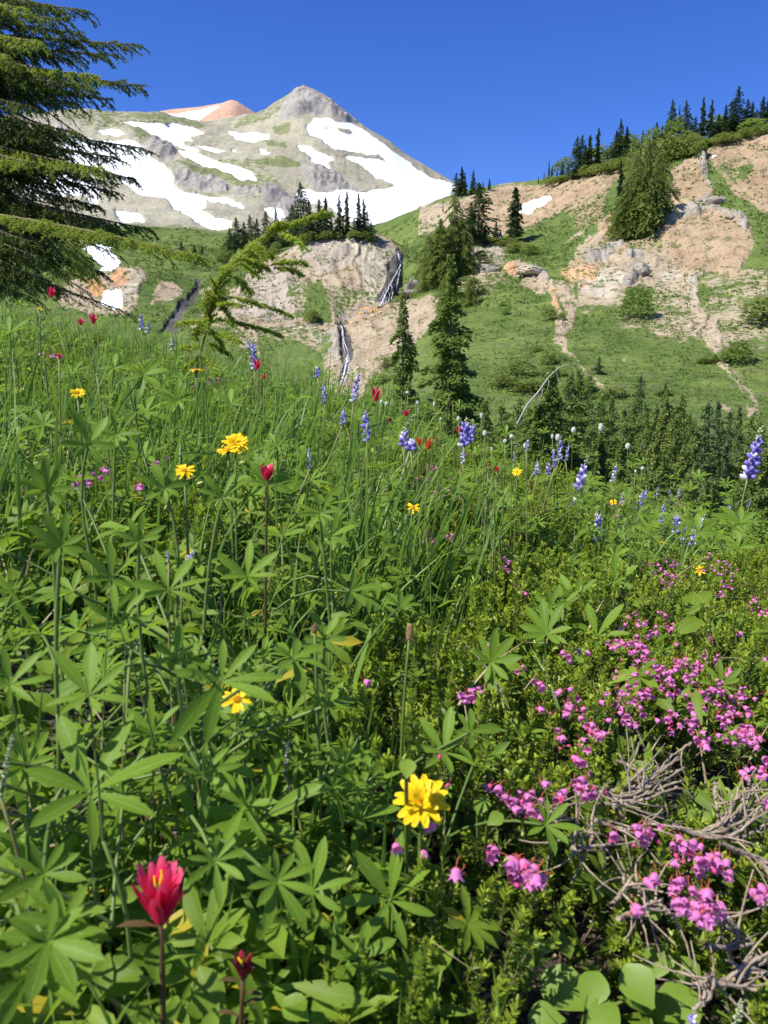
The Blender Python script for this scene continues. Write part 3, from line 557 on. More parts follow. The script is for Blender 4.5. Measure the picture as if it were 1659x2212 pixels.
# on top of the knoll
grove([(497, 490, 558, S_[2], 1), (512, 468, 556, S_[2], 1.1), (528, 478, 552, S_[1], 1), (541, 462, 548, S_[2], 1), (556, 470, 545, S_[1], 1.1), (575, 455, 548, S_[4], 1), (597, 450, 540, S_[1], .8), (508, 500, 560, S_[1], 1), (585, 480, 545, S_[2], 1)],
      'fir_tree', 'dark pointed fir', 'on the left shoulder of the knoll', 'fir tree', 'firs on the left shoulder of the knoll')
grove([(650, 391, 520, S_[2], 1.05), (632, 440, 525, S_[2], 1.1), (668, 430, 520, S_[1], 1.1), (690, 428, 517, S_[3], 1.2), (704, 425, 516, S_[3], 1.3), (716, 470, 516, S_[2], 1), (733, 420, 512, S_[0], .9), (750, 412, 512, S_[5], 1), (775, 416, 514, S_[0], .9), (786, 428, 514, S_[5], 1), (793, 455, 518, S_[2], 1.2), (765, 470, 513, S_[1], 1), (741, 468, 512, S_[5], 1), (615, 480, 533, S_[2], 1.2), (680, 468, 518, S_[2], 1.2), (802, 478, 522, S_[4], 1.2), (660, 470, 522, S_[4], 1.2)],
      'fir_tree', 'dark spire of a fir', 'along the top of the knoll', 'fir tree', 'firs along the top of the knoll')
# shrubs
def bushes(spec, look, where, group, mats=None):
    spec = sorted(spec)
    for i, (px, py, wpx, hpx) in enumerate(spec):
        ms = mats or GREENF; w = val.hit(px, py); H = hpx*w[1]/F; Wd = wpx*w[1]/F/.45
        lab = '%s %s, %s %s' % ('wide' if wpx > hpx*1.2 else 'low', look, 'leftmost' if i == 0 else 'rightmost' if i == len(spec)-1 else ordn(i)+' from the left', where)
        t = thing('conifer_shrub', lab, 'shrub', w-np.array([0, 0, H*.06]), group, (Wd, Wd, H*1.15), RNG.random()*6.28)
        obj('crown', random.choice(ms)[1], t)
bushes([(620, 533, 22, 22), (642, 524, 26, 20), (668, 522, 26, 20), (690, 519, 24, 18), (712, 517, 26, 17), (735, 515, 26, 15), (757, 515, 26, 15), (778, 517, 24, 18), (798, 522, 20, 18), (602, 548, 20, 22), (585, 556, 20, 18), (560, 562, 18, 16), (535, 560, 26, 20), (480, 565, 24, 26), (500, 562, 20, 20), (655, 530, 18, 12)],
       'olive shrub', 'under the knoll firs', 'shrubs under the firs on the knoll', LOWB)
grove([(420, 527, 548, S_[1], 1.3), (437, 529, 548, S_[1], 1.2), (392, 519, 545, S_[4], 1.2), (407, 550, 566, S_[4], 1.4), (425, 552, 572, S_[4], 1.5)], 'fir_tree', 'small dark fir', 'at the head of the dark stream', 'fir tree', 'small firs at the head of the stream')
# saddle and right hill
grove([(985, 372, 425, S_[1], 1), (997, 358, 424, S_[0], 1.3), (1004, 372, 424, S_[5], 1), (1057, 384, 412, S_[1], 1), (1043, 392, 412, S_[4], .8), (957, 430, 460, S_[5], .6), (990, 382, 425, S_[2], .8), (1022, 367, 420, S_[1], 1.0)], 'fir_tree', 'dark skyline fir', 'on the saddle against the sky', 'fir tree', 'firs on the saddle')
place_tree('fir_tree', 1033, 392, 522, S_[2], 'broad dark fir standing left of the snow patch, with wide upper limbs', 'fir tree', 'firs by the snow patch', wid=1.5)
place_tree('fir_tree', 1018, 440, 526, S_[4], 'dark shaggy fir at the left foot of the broad dark fir', 'fir tree', 'firs by the snow patch', wid=1.1)
place_tree('fir_tree', 1112, 402, 524, conifer('f', 211, .21, 80, 34, M_FIR, .2, .05, .012, .12, .55, .45, tufted=.2), 'single ragged dark fir just left of the small snow patch', 'fir tree', 'firs by the snow patch')
place_tree('fir_tree', 1071, 475, 528, S_[1], 'slim small fir between the two dark firs near the snow patch', 'fir tree', 'firs by the snow patch')
bushes([(1147, 552, 26, 22), (1115, 545, 30, 22), (1050, 576, 38, 30), (1000, 528, 30, 20), (1040, 526, 36, 16), (1085, 532, 30, 18), (1020, 640, 40, 40), (1096, 678, 12, 10), (1088, 660, 10, 8)], 'green shrub', 'on the bench below the snow patch', 'shrubs on the bench', LOWB)
# tall light green cedars left of the big fir
for i, (px, top, base, k, wd, lab) in enumerate([(980, 420, 600, 0, .85, 'tallest of the yellow-green cedars, behind the gap between waterfall and firs'), (950, 470, 618, 2, 1.1, 'yellow-green cedar just left of the tallest cedar'), (925, 505, 625, 3, .8, 'shaggy yellow-green cedar nearest the upper waterfall'),
        (1000, 470, 590, 1, .8, 'yellow-green cedar on the right of the cedar clump by the waterfall'), (965, 590, 668, 3, 1.0, 'low round cedar behind the top of the big fir'), (1015, 600, 660, 3, .9, 'low cedar showing to the right of the big fir top')]):
    place_tree('cedar_tree', px, top, base, CEDS[k], lab, 'cedar tree', 'yellow-green cedars by the waterfall', wid=wd)
# big bushy clump on the right slope
for i, (px, top, base, k, wd, lab) in enumerate([(1392, 296, 505, 0, .5, 'tallest light green cedar of the big bushy clump on the right slope'), (1368, 330, 510, 1, .62, 'left light green cedar of the big bushy clump on the right slope'), (1420, 328, 465, 3, .8, 'right light green cedar of the big bushy clump, above the brown slope'),
        (1352, 400, 515, 3, .9, 'low broad cedar at the foot of the big bushy clump'), (1402, 375, 490, 1, .9, 'cedar in the shaded middle of the big bushy clump'), (1340, 420, 495, 2, .9, 'slim cedar on the left flank of the big bushy clump'), (1432, 400, 455, 3, .9, 'round cedar at the right corner of the big bushy clump')]):
    place_tree('cedar_tree', px, top, base, CEDS[k], lab, 'cedar tree', 'light green cedars in the clump on the right slope', wid=wd*1.05)
bushes([(1350, 512, 36, 80), (1382, 508, 46, 110), (1410, 480, 40, 90), (1376, 440, 48, 100), (1412, 430, 38, 70), (1392, 380, 44, 80)], 'rounded cedar shrub', 'filling the big bushy clump', 'cedar shrubs filling the big bushy clump', LOWB[::2])
place_tree('fir_tree', 1336, 345, 500, S_[5], 'thin dark spire against the left side of the big bushy clump', 'fir tree')
# ridge line firs
rg = [(1163, 380, 398, 5, 1), (1175, 372, 396, 5, 1), (1185, 345, 394, 5, .7), (1192, 358, 394, 4, .8), (1214, 350, 392, 1, 1), (1227, 352, 390, 1, 1), (1245, 292, 385, 2, .9), (1255, 290, 383, 2, 1.0), (1262, 310, 380, 3, 1.3), (1272, 290, 380, 3, 1.2), (1290, 275, 372, 5, 1), (1338, 255, 355, 1, .8), (1330, 280, 358, 2, 1.2), (1352, 272, 352, 3, 1.2), (1386, 280, 345, 5, 1), (1340, 300, 356, 4, 1), (1448, 213, 325, 2, .9), (1464, 226, 322, 5, .6), (1478, 215, 320, 2, .8), (1416, 262, 335, 1, 1), (1428, 270, 332, 3, 1), (1515, 208, 312, 0, .9), (1534, 213, 308, 0, .9), (1500, 250, 314, 2, 1), (1590, 184, 290, 2, 1.05), (1578, 215, 292, 4, .8), (1612, 212, 286, 1, 1), (1623, 218, 284, 3, 1), (1645, 206, 280, 1, 1.1), (1655, 215, 278, 3, 1), (1565, 225, 294, 1, 1), (1550, 245, 300, 1, 1.2), (1404, 290, 342, 3, 1.1), (1440, 255, 326, 3, 1), (1490, 262, 318, 4, 1), (1310, 330, 366, 1, 1), (1236, 365, 388, 4, .9), (1203, 368, 394, 4, 1), (1632, 235, 282, 4, 1)]
grove([(x, t_, b_, S_[k], w_) for x, t_, b_, k, w_ in rg], 'fir_tree', 'dark fir', 'on the right skyline ridge', 'fir tree', 'firs on the right skyline ridge')
rb = [(1195+i*15.5+RNG.normal(0, 3), lerp(1195+i*15.5, [1195, 1300, 1400, 1500, 1659], [398, 372, 350, 322, 288]), RNG.uniform(18, 32), RNG.uniform(9, 24)) for i in range(31)]
bushes(rb, 'green shrub', 'under the skyline firs', 'shrubs under the skyline firs', LOWB)
rb = [(1225, 360, 26, 30), (1285, 352, 34, 40), (1300, 350, 30, 44), (1345, 330, 44, 50), (1370, 335, 34, 50), (1410, 340, 40, 56), (1440, 352, 40, 50), (1470, 342, 44, 56), (1495, 335, 38, 44), (1455, 325, 40, 60), (1520, 325, 26, 20), (1560, 290, 40, 34), (1600, 285, 50, 26), (1640, 278, 50, 24)]
bushes(rb, 'light green bush', 'in the thicket above the bushy clump', 'bushes in the thicket below the ridge', LOWB)
# shrubs and small trees on the green slopes
bushes([(1374, 684, 48, 62), (1128, 812, 46, 32), (1186, 785, 30, 28), (1189, 690, 22, 28), (1217, 691, 14, 14), (1655, 700, 90, 52), (1598, 780, 44, 42), (1545, 780, 36, 18), (1520, 783, 26, 14), (1150, 842, 60, 28), (1330, 858, 44, 22), (1440, 855, 30, 14), (840, 790, 26, 26), (682, 697, 24, 26), (1180, 812, 40, 20), (1240, 842, 50, 22), (1082, 835, 50, 26), (1160, 760, 18, 12), (820, 830, 30, 22)], 'dark green shrub', 'scattered on the grassy slopes', 'shrubs scattered on the slopes', LOWB)
place_tree('fir_tree', 1293, 770, 808, S_[4], 'tiny lone fir on the green slope right of the dead branch', 'fir tree', wid=1.2)
place_tree('fir_tree', 1437, 825, 852, S_[4], 'tiny fir on the green slope above the right grove', 'fir tree', wid=1.2)
place_tree('fir_tree', 680, 672, 697, S_[1], 'tiny fir in the green wedge at the foot of the knoll', 'fir tree', wid=1.2)
place_tree('hemlock_tree', 870, 618, 0, HEMB[0], 'drooping ragged hemlock left of the big fir, in front of the eroded bank', 'hemlock tree', None, d=50, rz=1.0)
place_tree('fir_tree', 975, 545, 0, HEMB[1], 'biggest dark fir in the centre, its spire crossing the cedar clump', 'fir tree', None, d=46, rz=2.0)
# valley grove
r2 = random.Random(5); gv = []
for px, top, d, ms, wd in [(1050, 855, 34, HEMB[2], 1.2), (1085, 860, 32, GREENF[0], 1), (1120, 850, 36, GREENF[1], 1), (1145, 868, 30, HEMB[2], 1.3), (1195, 785, 26, HEMB[1], 1.1), (1165, 860, 25, HEMB[1], 1.2), (1230, 800, 40, GREENF[2], 1), (1250, 790, 44, HEMB[2], 1), (1275, 800, 46, GREENF[0], .9), (1300, 845, 42, GREENF[1], 1), (1325, 850, 44, HEMB[2], 1),
        (1385, 805, 52, BLUES[0], .9), (1350, 875, 40, GREENF[0], 1), (1372, 860, 44, GREENF[2], 1), (1395, 865, 42, HEMB[2], 1), (1420, 870, 40, CEDS[2], .7), (1440, 838, 40, CEDS[2], .65), (1455, 880, 38, HEMB[2], 1), (1475, 845, 46, CEDS[2], .7), (1490, 885, 40, GREENF[0], 1), (1400, 900, 34, HEMB[2], 1), (1430, 905, 33, CEDS[2], .7), (1465, 890, 32, HEMB[2], 1.1),
        (1500, 900, 36, CEDS[2], .7), (1530, 860, 37, BLUES[0], .8), (1553, 856, 38, BLUES[1], .8), (1578, 880, 40, BLUES[0], .8), (1600, 870, 42, BLUES[1], .8), (1625, 890, 40, GREENF[2], 1), (1645, 900, 38, GREENF[0], 1), (1350, 940, 28, HEMB[2], 1.2), (1385, 950, 27, GREENF[2], 1.1), (1300, 930, 27, HEMB[1], 1), (1240, 900, 27, HEMB[1], 1), (1100, 905, 27, HEMB[1], 1.1), (1060, 925, 26, GREENF[0], 1.1), (1280, 890, 31, GREENF[0], 1), (1020, 905, 38, GREENF[0], 1),
        (1520, 960, 28, BLUES[0], .9), (1570, 950, 28, BLUES[1], .9), (1480, 960, 27, CEDS[2], .8), (1610, 960, 28, GREENF[2], 1.1), (1655, 965, 27, CEDS[2], .9), (1440, 975, 26, HEMB[2], 1.1), (1400, 1000, 24, CEDS[2], .9), (1340, 1000, 23, HEMB[1], 1), (1500, 1010, 23, CEDS[3], .7), (1545, 1030, 22, HEMB[2], 1.2), (1600, 1020, 22, GREENF[1], 1), (1205, 870, 33, GREENF[1], 1), (870, 880, 40, GREENF[0], 1), (900, 900, 36, GREENF[1], 1), (840, 890, 42, GREENF[2], 1), (950, 905, 38, GREENF[1], 1), (1000, 930, 33, GREENF[0], 1), (1700, 930, 30, HEMB[2], 1.2), (1680, 900, 42, BLUES[1], 1)]:
    gv.append((px, top, (None, d), ms, wd))
grove(gv, 'hemlock_tree', 'green conifer', 'in the grove filling the valley floor at right', 'conifer', 'conifers in the valley grove')
# tufts of grass and low herbs on the slopes: uncountable
r = np.random.default_rng(66); n = 15000; px = r.uniform(-60, 1720, n*2); rw = r.uniform(4.2, 9.6, n*2); a = ray(px, 600.)[0]/ray(px, 600.)[1]
jj = np.clip(np.searchsorted(val.A, a), 0, len(val.A)-1); ki = np.clip(np.searchsorted(val.t, rw), 0, len(val.t)-1)
X, Y, Z = val.X[ki, jj], val.D[ki, jj], val.Z[ki, jj]; ok = (S[ki, jj] < -.5) & (ST[ki, jj] < -.2) & ((T[ki, jj] < .3) | (r.random(n*2) < .3)) & (fbm(X/9, Y/9, 91, 3) > -.15)
X, Y, Z = X[ok]+r.normal(0, .4, ok.sum()), Y[ok], Z[ok]; n = len(X); k = 5; X, Y, Z = [np.repeat(q, k) for q in (X, Y, Z)]; n = len(X); B = np.stack([X+r.normal(0, .16, n)*Y/150, Y+r.normal(0, .2, n)*Y/150, Z-.05], 1)
D = norm(np.stack([r.normal(0, .6, n), r.normal(0, .6, n), .8+0*X], 1)); V, Q, UV = fol_cards(B, D, (.25+.4*r.random(n))*Y/170, (.07+.10*r.random(n))*Y/170, rs=r)
tag(obj('hillside_tufts', mkmesh('hillside_tufts', V, Q, folmat('tuft_foliage', (.065, .115, .018), (.16, .22, .045), .3), UV)), kind='stuff')
# dead bleached branch curving over the grove
D0 = 24.5
c = P([1140, 1160, 1185, 1207, 1222, 1232, 1238, 1236, 1230], [873, 850, 815, 794, 788, 789, 796, 804, 808], D0)
base = np.array([c[0, 0]-.25, D0+.3, c[0, 2]-.6]); mbd = MB(); q = np.concatenate([[base], c]); mbd.add(*tube(q, [.05, .04, .032, .027, .022, .018, .013, .010, .008, .004], 6))
t = thing('dead_snag', 'bleached dead trunk arching over like a hook above the grove', 'dead tree', tuple(base))
obj('trunk', mkmesh('trunk', q*0+0, np.zeros((1, 4), int), M_DEAD) if False else MB().add(*tube(q-base, np.array([.05, .045, .038, .03, .024, .020, .014, .011, .008, .004])*.62, 6)).mesh('trunk', M_DEAD), t)
for a, b_ in (((1185, 815), (1178, 850)), ((1172, 833), (1165, 862)), ((1200, 800), (1205, 830)), ((1163, 846), (1160, 880))):
    A = P(a[0], a[1], D0)-base; B = P(b_[0], b_[1], D0)-base
    obj('twig', MB().add(*tube(bez(A, (A+B)/2+[.08, 0, -.05], B, 5), [.012, .01, .008, .005, .003], 4)).mesh('twig', M_DEAD), t)
# ================================================================ meadow ground
def g(x, y):
    x = np.asarray(x, float); y = np.asarray(y, float)
    t = np.maximum(0, y-4.15+.78*np.maximum(x, 0)-.1*np.minimum(x, 0))
    return (-.47-.27*4*np.tanh(x/4)+.05*y-.78*t*t/(t+.9)+fbm(x/.55+9, y/.55, 61, 3)*.03+fbm(x/1.9, y/1.9+4, 62, 2)*.05)
xs = np.concatenate([np.linspace(-14, -3, 30)[:-1], np.linspace(-3, 3, 170), np.linspace(3, 14, 30)[1:]]); ys = np.concatenate([np.linspace(-4, .2, 30)[:-1], np.linspace(.2, 5.5, 150), np.linspace(5.5, 24, 50)[1:]])
gx, gy = np.meshgrid(xs, ys); ii = np.arange(gx.size).reshape(gx.shape)
m, n, out = nodes('soil'); f1 = nz(n, 9, 6, .65); f2 = nz(n, 70, 4, .7)
b = n.nodes.new('ShaderNodeBsdfPrincipled'); c_ = mx(n, rng(n, f1, .38, .62), (.035, .028, .018), (.085, .065, .04)); c_ = mx(n, rng(n, f2, .56, .68, 0, .8), c_, (.30, .22, .13)); c_ = mx(n, rng(n, nz(n, 3, 3), .48, .62, 0, .5), c_, (.03, .05, .012))
n.links.new(c_, b.inputs['Base Color']); b.inputs['Roughness'].default_value = .95
bp = n.nodes.new('ShaderNodeBump'); bp.inputs['Distance'].default_value = .02; n.links.new(f2, bp.inputs['Height']); n.links.new(bp.outputs[0], b.inputs['Normal']); n.links.new(b.outputs[0], out.inputs['Surface'])
tag(obj('meadow_ground', mkmesh('meadow_ground', np.stack([gx, gy, g(gx, gy)], -1).reshape(-1, 3), np.stack([ii[:-1, :-1], ii[:-1, 1:], ii[1:, 1:], ii[1:, :-1]], -1).reshape(-1, 4), m)), kind='structure')

DS = np.linspace(.34, 5.4, 420)
def place(px, py, h):
    if py > 1030 and h > .15: h = h*float(np.interp(px, [900, 1300], [1, .6]))
    q = P(px, py, DS); hh = q[:, 2]-g(q[:, 0], q[:, 1]); k = np.where(hh <= h)[0]
    i = k[0] if len(k) else int(np.argmin(np.where(DS < 4.5, hh, 9)))
    return q[i], np.array([q[i, 0], q[i, 1], float(g(q[i, 0], q[i, 1]))])
# ---------------------------------------------------------------- labels that point at one thing
LM = [('the large double yellow flower', 910, 1735), ('the big blurred red paintbrush', 345, 1930), ('the dark red paintbrush bud', 525, 2085), ('the yellow flower at mid left', 508, 1512), ('the pair of yellow flowers', 505, 965), ('the brown sedge head', 680, 1355),
      ('the red paintbrush left of centre', 577, 1022), ('the tall purple lupine at the right edge', 1632, 980), ('the purple lupine below the white bistorts', 1255, 1045), ('the lupine with red paintbrush inside', 1003, 935), ('the hemlock sapling', 440, 730), ('the pink heather mass at right', 1480, 1500),
      ('the bleached dead twigs', 1480, 1760), ('the small yellow star flower', 1510, 1232), ('the yellow flower beside pink heather', 422, 800), ('the upper left paintbrush', 111, 635), ('the lower left corner', 0, 2212), ('the upper waterfall foot', 745, 830), ('the lower right corner', 1659, 2212), ('the left edge of the photo', 0, 1300), ('the light brown sedge tip', 885, 1365),
      ('the big star leaf at lower left', 195, 1710), ('the big star leaf at bottom centre', 843, 1945), ('the yellow flower at left', 396, 1018), ('the small yellow flower in mid meadow', 892, 1097), ('the tiny yellow daisy at left', 168, 849)]
USED = set()
def near(look, px, py, skip=''):
    L = sorted(LM, key=lambda l: (l[1]-px)**2+(l[2]-py)**2)
    for adj in ('', 'small ', 'slender ', 'leafy ', 'half-hidden '):
        for nm, x, y in L[:16]:
            dx, dy_ = px-x, py-y
            if math.hypot(dx, dy_) < 6 or (skip and skip in nm): continue
            dd = math.hypot(dx, dy_); far = 'just ' if dd < 110 else '' if dd < 260 else 'well '
            if abs(dx) > 2.2*abs(dy_): w_ = 'left of' if dx < 0 else 'right of'
            elif abs(dy_) > 2.2*abs(dx): w_ = 'above' if dy_ < 0 else 'below'
            else: w_ = ('above' if dy_ < 0 else 'below')+' and '+('left of' if dx < 0 else 'right of')
            s = '%s%s %s%s %s' % (adj, look, far, w_, nm)
            if s not in USED and len(s.split()) <= 16: USED.add(s); return s
    i = 1
    while True:
        s = '%s, %s such from %s' % (look, ordn(i), L[0][0])
        if s not in USED: USED.add(s); return s
        i += 1

# ---------------------------------------------------------------- plant materials
M_LUP = leafmat('lupine_leaf', (.06, .13, .010), (.20, .32, .03), .36, (.55, .80, .05), .5, .16, vein=(.44, .54, .24))
M_LUPD = leafmat('small_leaf', (.06, .12, .010), (.22, .315, .03), .40, (.46, .70, .05), .5, .2, vein=(.32, .42, .16))
M_BROAD = leafmat('broad_leaf', (.14, .24, .022), (.21, .32, .035), .38, (.5, .7, .06), .45, .3, vein=(.2, .3, .08))
M_STEM = leafmat('green_stem', (.085, .14, .025), (.15, .21, .045), 0, rough=.5)
M_RSTEM = leafmat('reddish_stem', (.19, .16, .05), (.24, .24, .08), 0, rough=.5)
M_GRASS = leafmat('grass_blade', (.055, .12, .018), (.17, .275, .045), .34, (.35, .6, .06), .42, .3, tip=(.18, .27, .05), tipfrom=.6)
M_DRY = leafmat('dry_grass', (.30, .24, .12), (.46, .38, .22), .2, (.5, .42, .25), .6, .3)
M_HEA = leafmat('heather_needle', (.095, .155, .016), (.165, .245, .026), .34, (.4, .55, .04), .4, .3, tip=(.33, .42, .035), tipfrom=.5)
M_SAP = leafmat('young_hemlock_needle', (.21, .28, .025), (.36, .44, .05), .4, (.65, .8, .08), .45, .35, tip=(.30, .33, .06), tipfrom=.5)
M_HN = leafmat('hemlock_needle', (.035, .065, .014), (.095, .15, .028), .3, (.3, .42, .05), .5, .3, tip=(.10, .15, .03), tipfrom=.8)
M_HL = leafmat('sunlit_hemlock_needle', (.18, .25, .025), (.30, .38, .045), .38, (.45, .58, .06), .5, .3, tip=(.26, .30, .05), tipfrom=.6)  # needles of the lit branches: sunlight put into a brighter, yellower colour
M_TWIG = plainmat('twig_bark', (.12, .08, .05), (.25, .18, .12), 60, .9, .4)
M_GREYT = plainmat('grey_dead_wood', (.20, .15, .10), (.42, .34, .25), 90, .9, .5)
def petmat(name, a, b_, tr=.3, tip=None, rough=.5): return leafmat(name, a, b_, tr, tuple(min(1, x*1.3) for x in b_), rough, .25, tip=tip, tipfrom=.55)
M_YEL = petmat('yellow_petal', (.88, .56, .006), (.95, .70, .012), .3)
M_YDISC = petmat('yellow_disc', (.62, .30, .008), (.80, .42, .01), .1)
M_RED = petmat('red_bract', (.68, .012, .05), (.82, .04, .12), .35, tip=(.86, .10, .22))
M_REDL = petmat('dark_red_leaf', (.07, .05, .02), (.14, .09, .03), .2)
M_PINK = petmat('pink_bell', (.60, .10, .36), (.86, .34, .64), .35)
M_CAL = petmat('red_calyx', (.50, .06, .04), (.60, .14, .07), .1)
M_PUR = petmat('purple_petal', (.24, .18, .58), (.38, .28, .72), .3)
M_PWH = petmat('pale_petal', (.60, .54, .80), (.88, .85, .92), .3)
M_BUD = petmat('pale_bud', (.36, .42, .20), (.55, .58, .35), .2)
M_WHT = petmat('cream_floret', (.86, .84, .66), (.93, .92, .80), .3)
M_BRN = petmat('brown_spike', (.13, .08, .035), (.26, .17, .08), .1)
M_TAN = petmat('tan_spike', (.42, .26, .11), (.55, .38, .18), .1)

# ---------------------------------------------------------------- leaves
def leaflets(phis, Ls, el, wr=.13, K=8, curve=.35, fold=.32, cen=(0, 0, 0), r=None):
    """leaflets radiating round a centre in the xy plane, lifted by el, edges folded up"""
    n = len(phis); t = np.linspace(0, 1, K)[None, :, None]
    d = np.stack([np.sin(phis), np.cos(phis), 0*phis], 1)[:, None]; z = np.array([0, 0, 1.])
    L = Ls[:, None, None]; e = el[:, None, None]; cv = curve
    C = np.asarray(cen)+d*L*(t*np.cos(e)+0)+z*L*(t*np.sin(e)-cv*.5*t**2.2)
    prof = np.sin(np.pi*np.clip(t, 0, 1)**1.35)**.8*.96+.05; prof[:, -1] = .04; prof[:, 0] = .10
    side = np.cross(d, z); W = side*L*wr*prof
    tw = (r.normal(0, .25, n) if r is not None else np.zeros(n))[:, None, None]; W = W+z*tw*np.linalg.norm(W, axis=-1, keepdims=True)
    Fo = z*fold*np.linalg.norm(W, axis=-1, keepdims=True)
    return strips(C, W, Fo)
def palmate(name, seed, nl=8, mat=None, wr=.13, K=6):
    r = np.random.default_rng(seed); ph = np.linspace(-2.65, 2.65, nl)+r.normal(0, .1, nl)
    Ls = (.80+.2*np.cos(ph))*(1+r.normal(0, .06, nl)); el = .35+r.normal(0, .14, nl)
    return MB().add(*leaflets(ph, Ls, el, wr*(1+r.normal(0, .08)), K, .35+r.normal(0, .1), .32, r=r)).mesh(name, mat or M_LUP)
LEAF = [palmate('leaf', 300+i, [7, 8, 8, 9, 7, 6, 8, 9][i], wr=[.11, .12, .10, .11, .13, .14, .09, .115][i]) for i in range(8)]
def leaflet_mesh(seed, wr):
    r = np.random.default_rng(seed)
    return MB().add(*leaflets(np.array([0.]), np.array([1.]), np.array([.05]), wr, 14, .22+r.normal(0, .1), .30, r=r)).mesh('leaflet', M_LUP)
LFT = [leaflet_mesh(320+i, [.10, .115, .095, .12][i]) for i in range(4)]
def rot_to(nrm, yd):
    nrm = norm(np.asarray(nrm, float)); y = np.asarray(yd, float); y = norm(y-nrm*(y@nrm)); x = np.cross(y, nrm)
    return np.stack([x, y, nrm], 1)
def lupine_leaf(parent, base, c, size, nrm, yd, hero=False, r=RNG, mesh=None):
    """leaf centre c, everything relative to the parent's origin"""
    R = rot_to(nrm, yd)
    if not hero:
        return obj('leaf', mesh or LEAF[r.integers(0, 8)], parent, M=M4(R, c, size))
    mid = (base+c)/2+np.array([0, 0, -.01])+(c-base)*np.array([-.1, -.1, .15])
    lf = obj('leaf', MB().add(*tube(bez(base, mid, c, 8), np.linspace(size*.026, size*.018, 8), 6)).add(*ell(c, (size*.03,)*3)).mesh('petiole', M_STEM), parent)
    nl = 8 if size > .06 else 7; ph = np.linspace(-2.6, 2.6, nl)+r.normal(0, .09, nl)
    for p in ph:
        L = size*(.82+.2*math.cos(p))*(1+r.normal(0, .07)); e = .30+r.normal(0, .13)
        d = np.array([math.sin(p)*math.cos(e), math.cos(p)*math.cos(e), math.sin(e)]); x = np.array([math.cos(p), -math.sin(p), 0])
        x = x*math.cos(.2)+np.cross(x, d)*r.normal(0, .25); x = norm(x); zz = np.cross(x, d)
        obj('leaflet', LFT[r.integers(0, 4)], lf, M=M4(R@np.stack([x, d, zz], 1), c, L))
    return lf
# ---------------------------------------------------------------- lupine flowers
def pea_flower():
    mb = MB(); mb.add(*ell((0, .52, 0), (.20, .46, .26), 8, 5), m=0)
    t = np.linspace(0, 1, 5)[None, :, None]; C = np.array([0, .18, .1])+np.array([0, .30, .62])*t+np.array([0, .0, -.05])*t**2
    W = np.array([1., 0, 0])*np.array([.12, .34, .42, .34, .08])[None, :, None]; Fo = np.array([0, -.4, .1])*np.abs(W[..., :1])*1.0
    mb.add(*strips(C, W, Fo), m=1); mb.add(*ell((0, .08, .0), (.12, .16, .13), 6, 3), m=2)
    return mb.mesh('flower', [M_PUR, M_PWH, M_BUD])
PEA = pea_flower(); 
def variant(me, mats):
    m2 = me.copy()
    for i, m_ in enumerate(mats): m2.materials[i] = m_
    return m2
PEA2 = variant(PEA, [M_PUR, M_PUR, M_REDL]); PEAW = variant(PEA, [M_PWH, M_PWH, M_BUD])
BUDM = MB().add(*ell((0, .4, 0), (.17, .42, .19), 6, 4)).mesh('bud', M_BUD)
def raceme(parent, top, axis, Lr, wd, n, kind='purple', r=RNG):
    """flower spike hanging its flowers round an axis that ends at top (relative to parent)"""
    axis = norm(np.asarray(axis, float)); s0 = top-axis*Lr
    for i in range(n):
        f = (i+.5)/n; z = s0+axis*Lr*f; a = i*2.4+r.normal(0, .2); x0 = norm(np.cross(axis, [.3, 1, .1])); y0 = np.cross(axis, x0)
        o = x0*math.cos(a)+y0*math.sin(a); up = .35+f*.9; d = norm(o+axis*up); sz = wd*.42*(1-.55*max(0, f-.35))*(1+r.normal(0, .08))
        if kind == 'pods': me, sz = BUDM, sz*.8
        elif f > .74: me, sz = BUDM, sz*.75
        elif kind == 'white': me = PEAW if r.random() < .75 else PEA
        else: me = [PEA, PEA, PEA2, PEAW][r.integers(0, 4)]
        obj('bud' if me is BUDM else 'flower', me, parent, M=M4(frame(d, axis), z, sz))
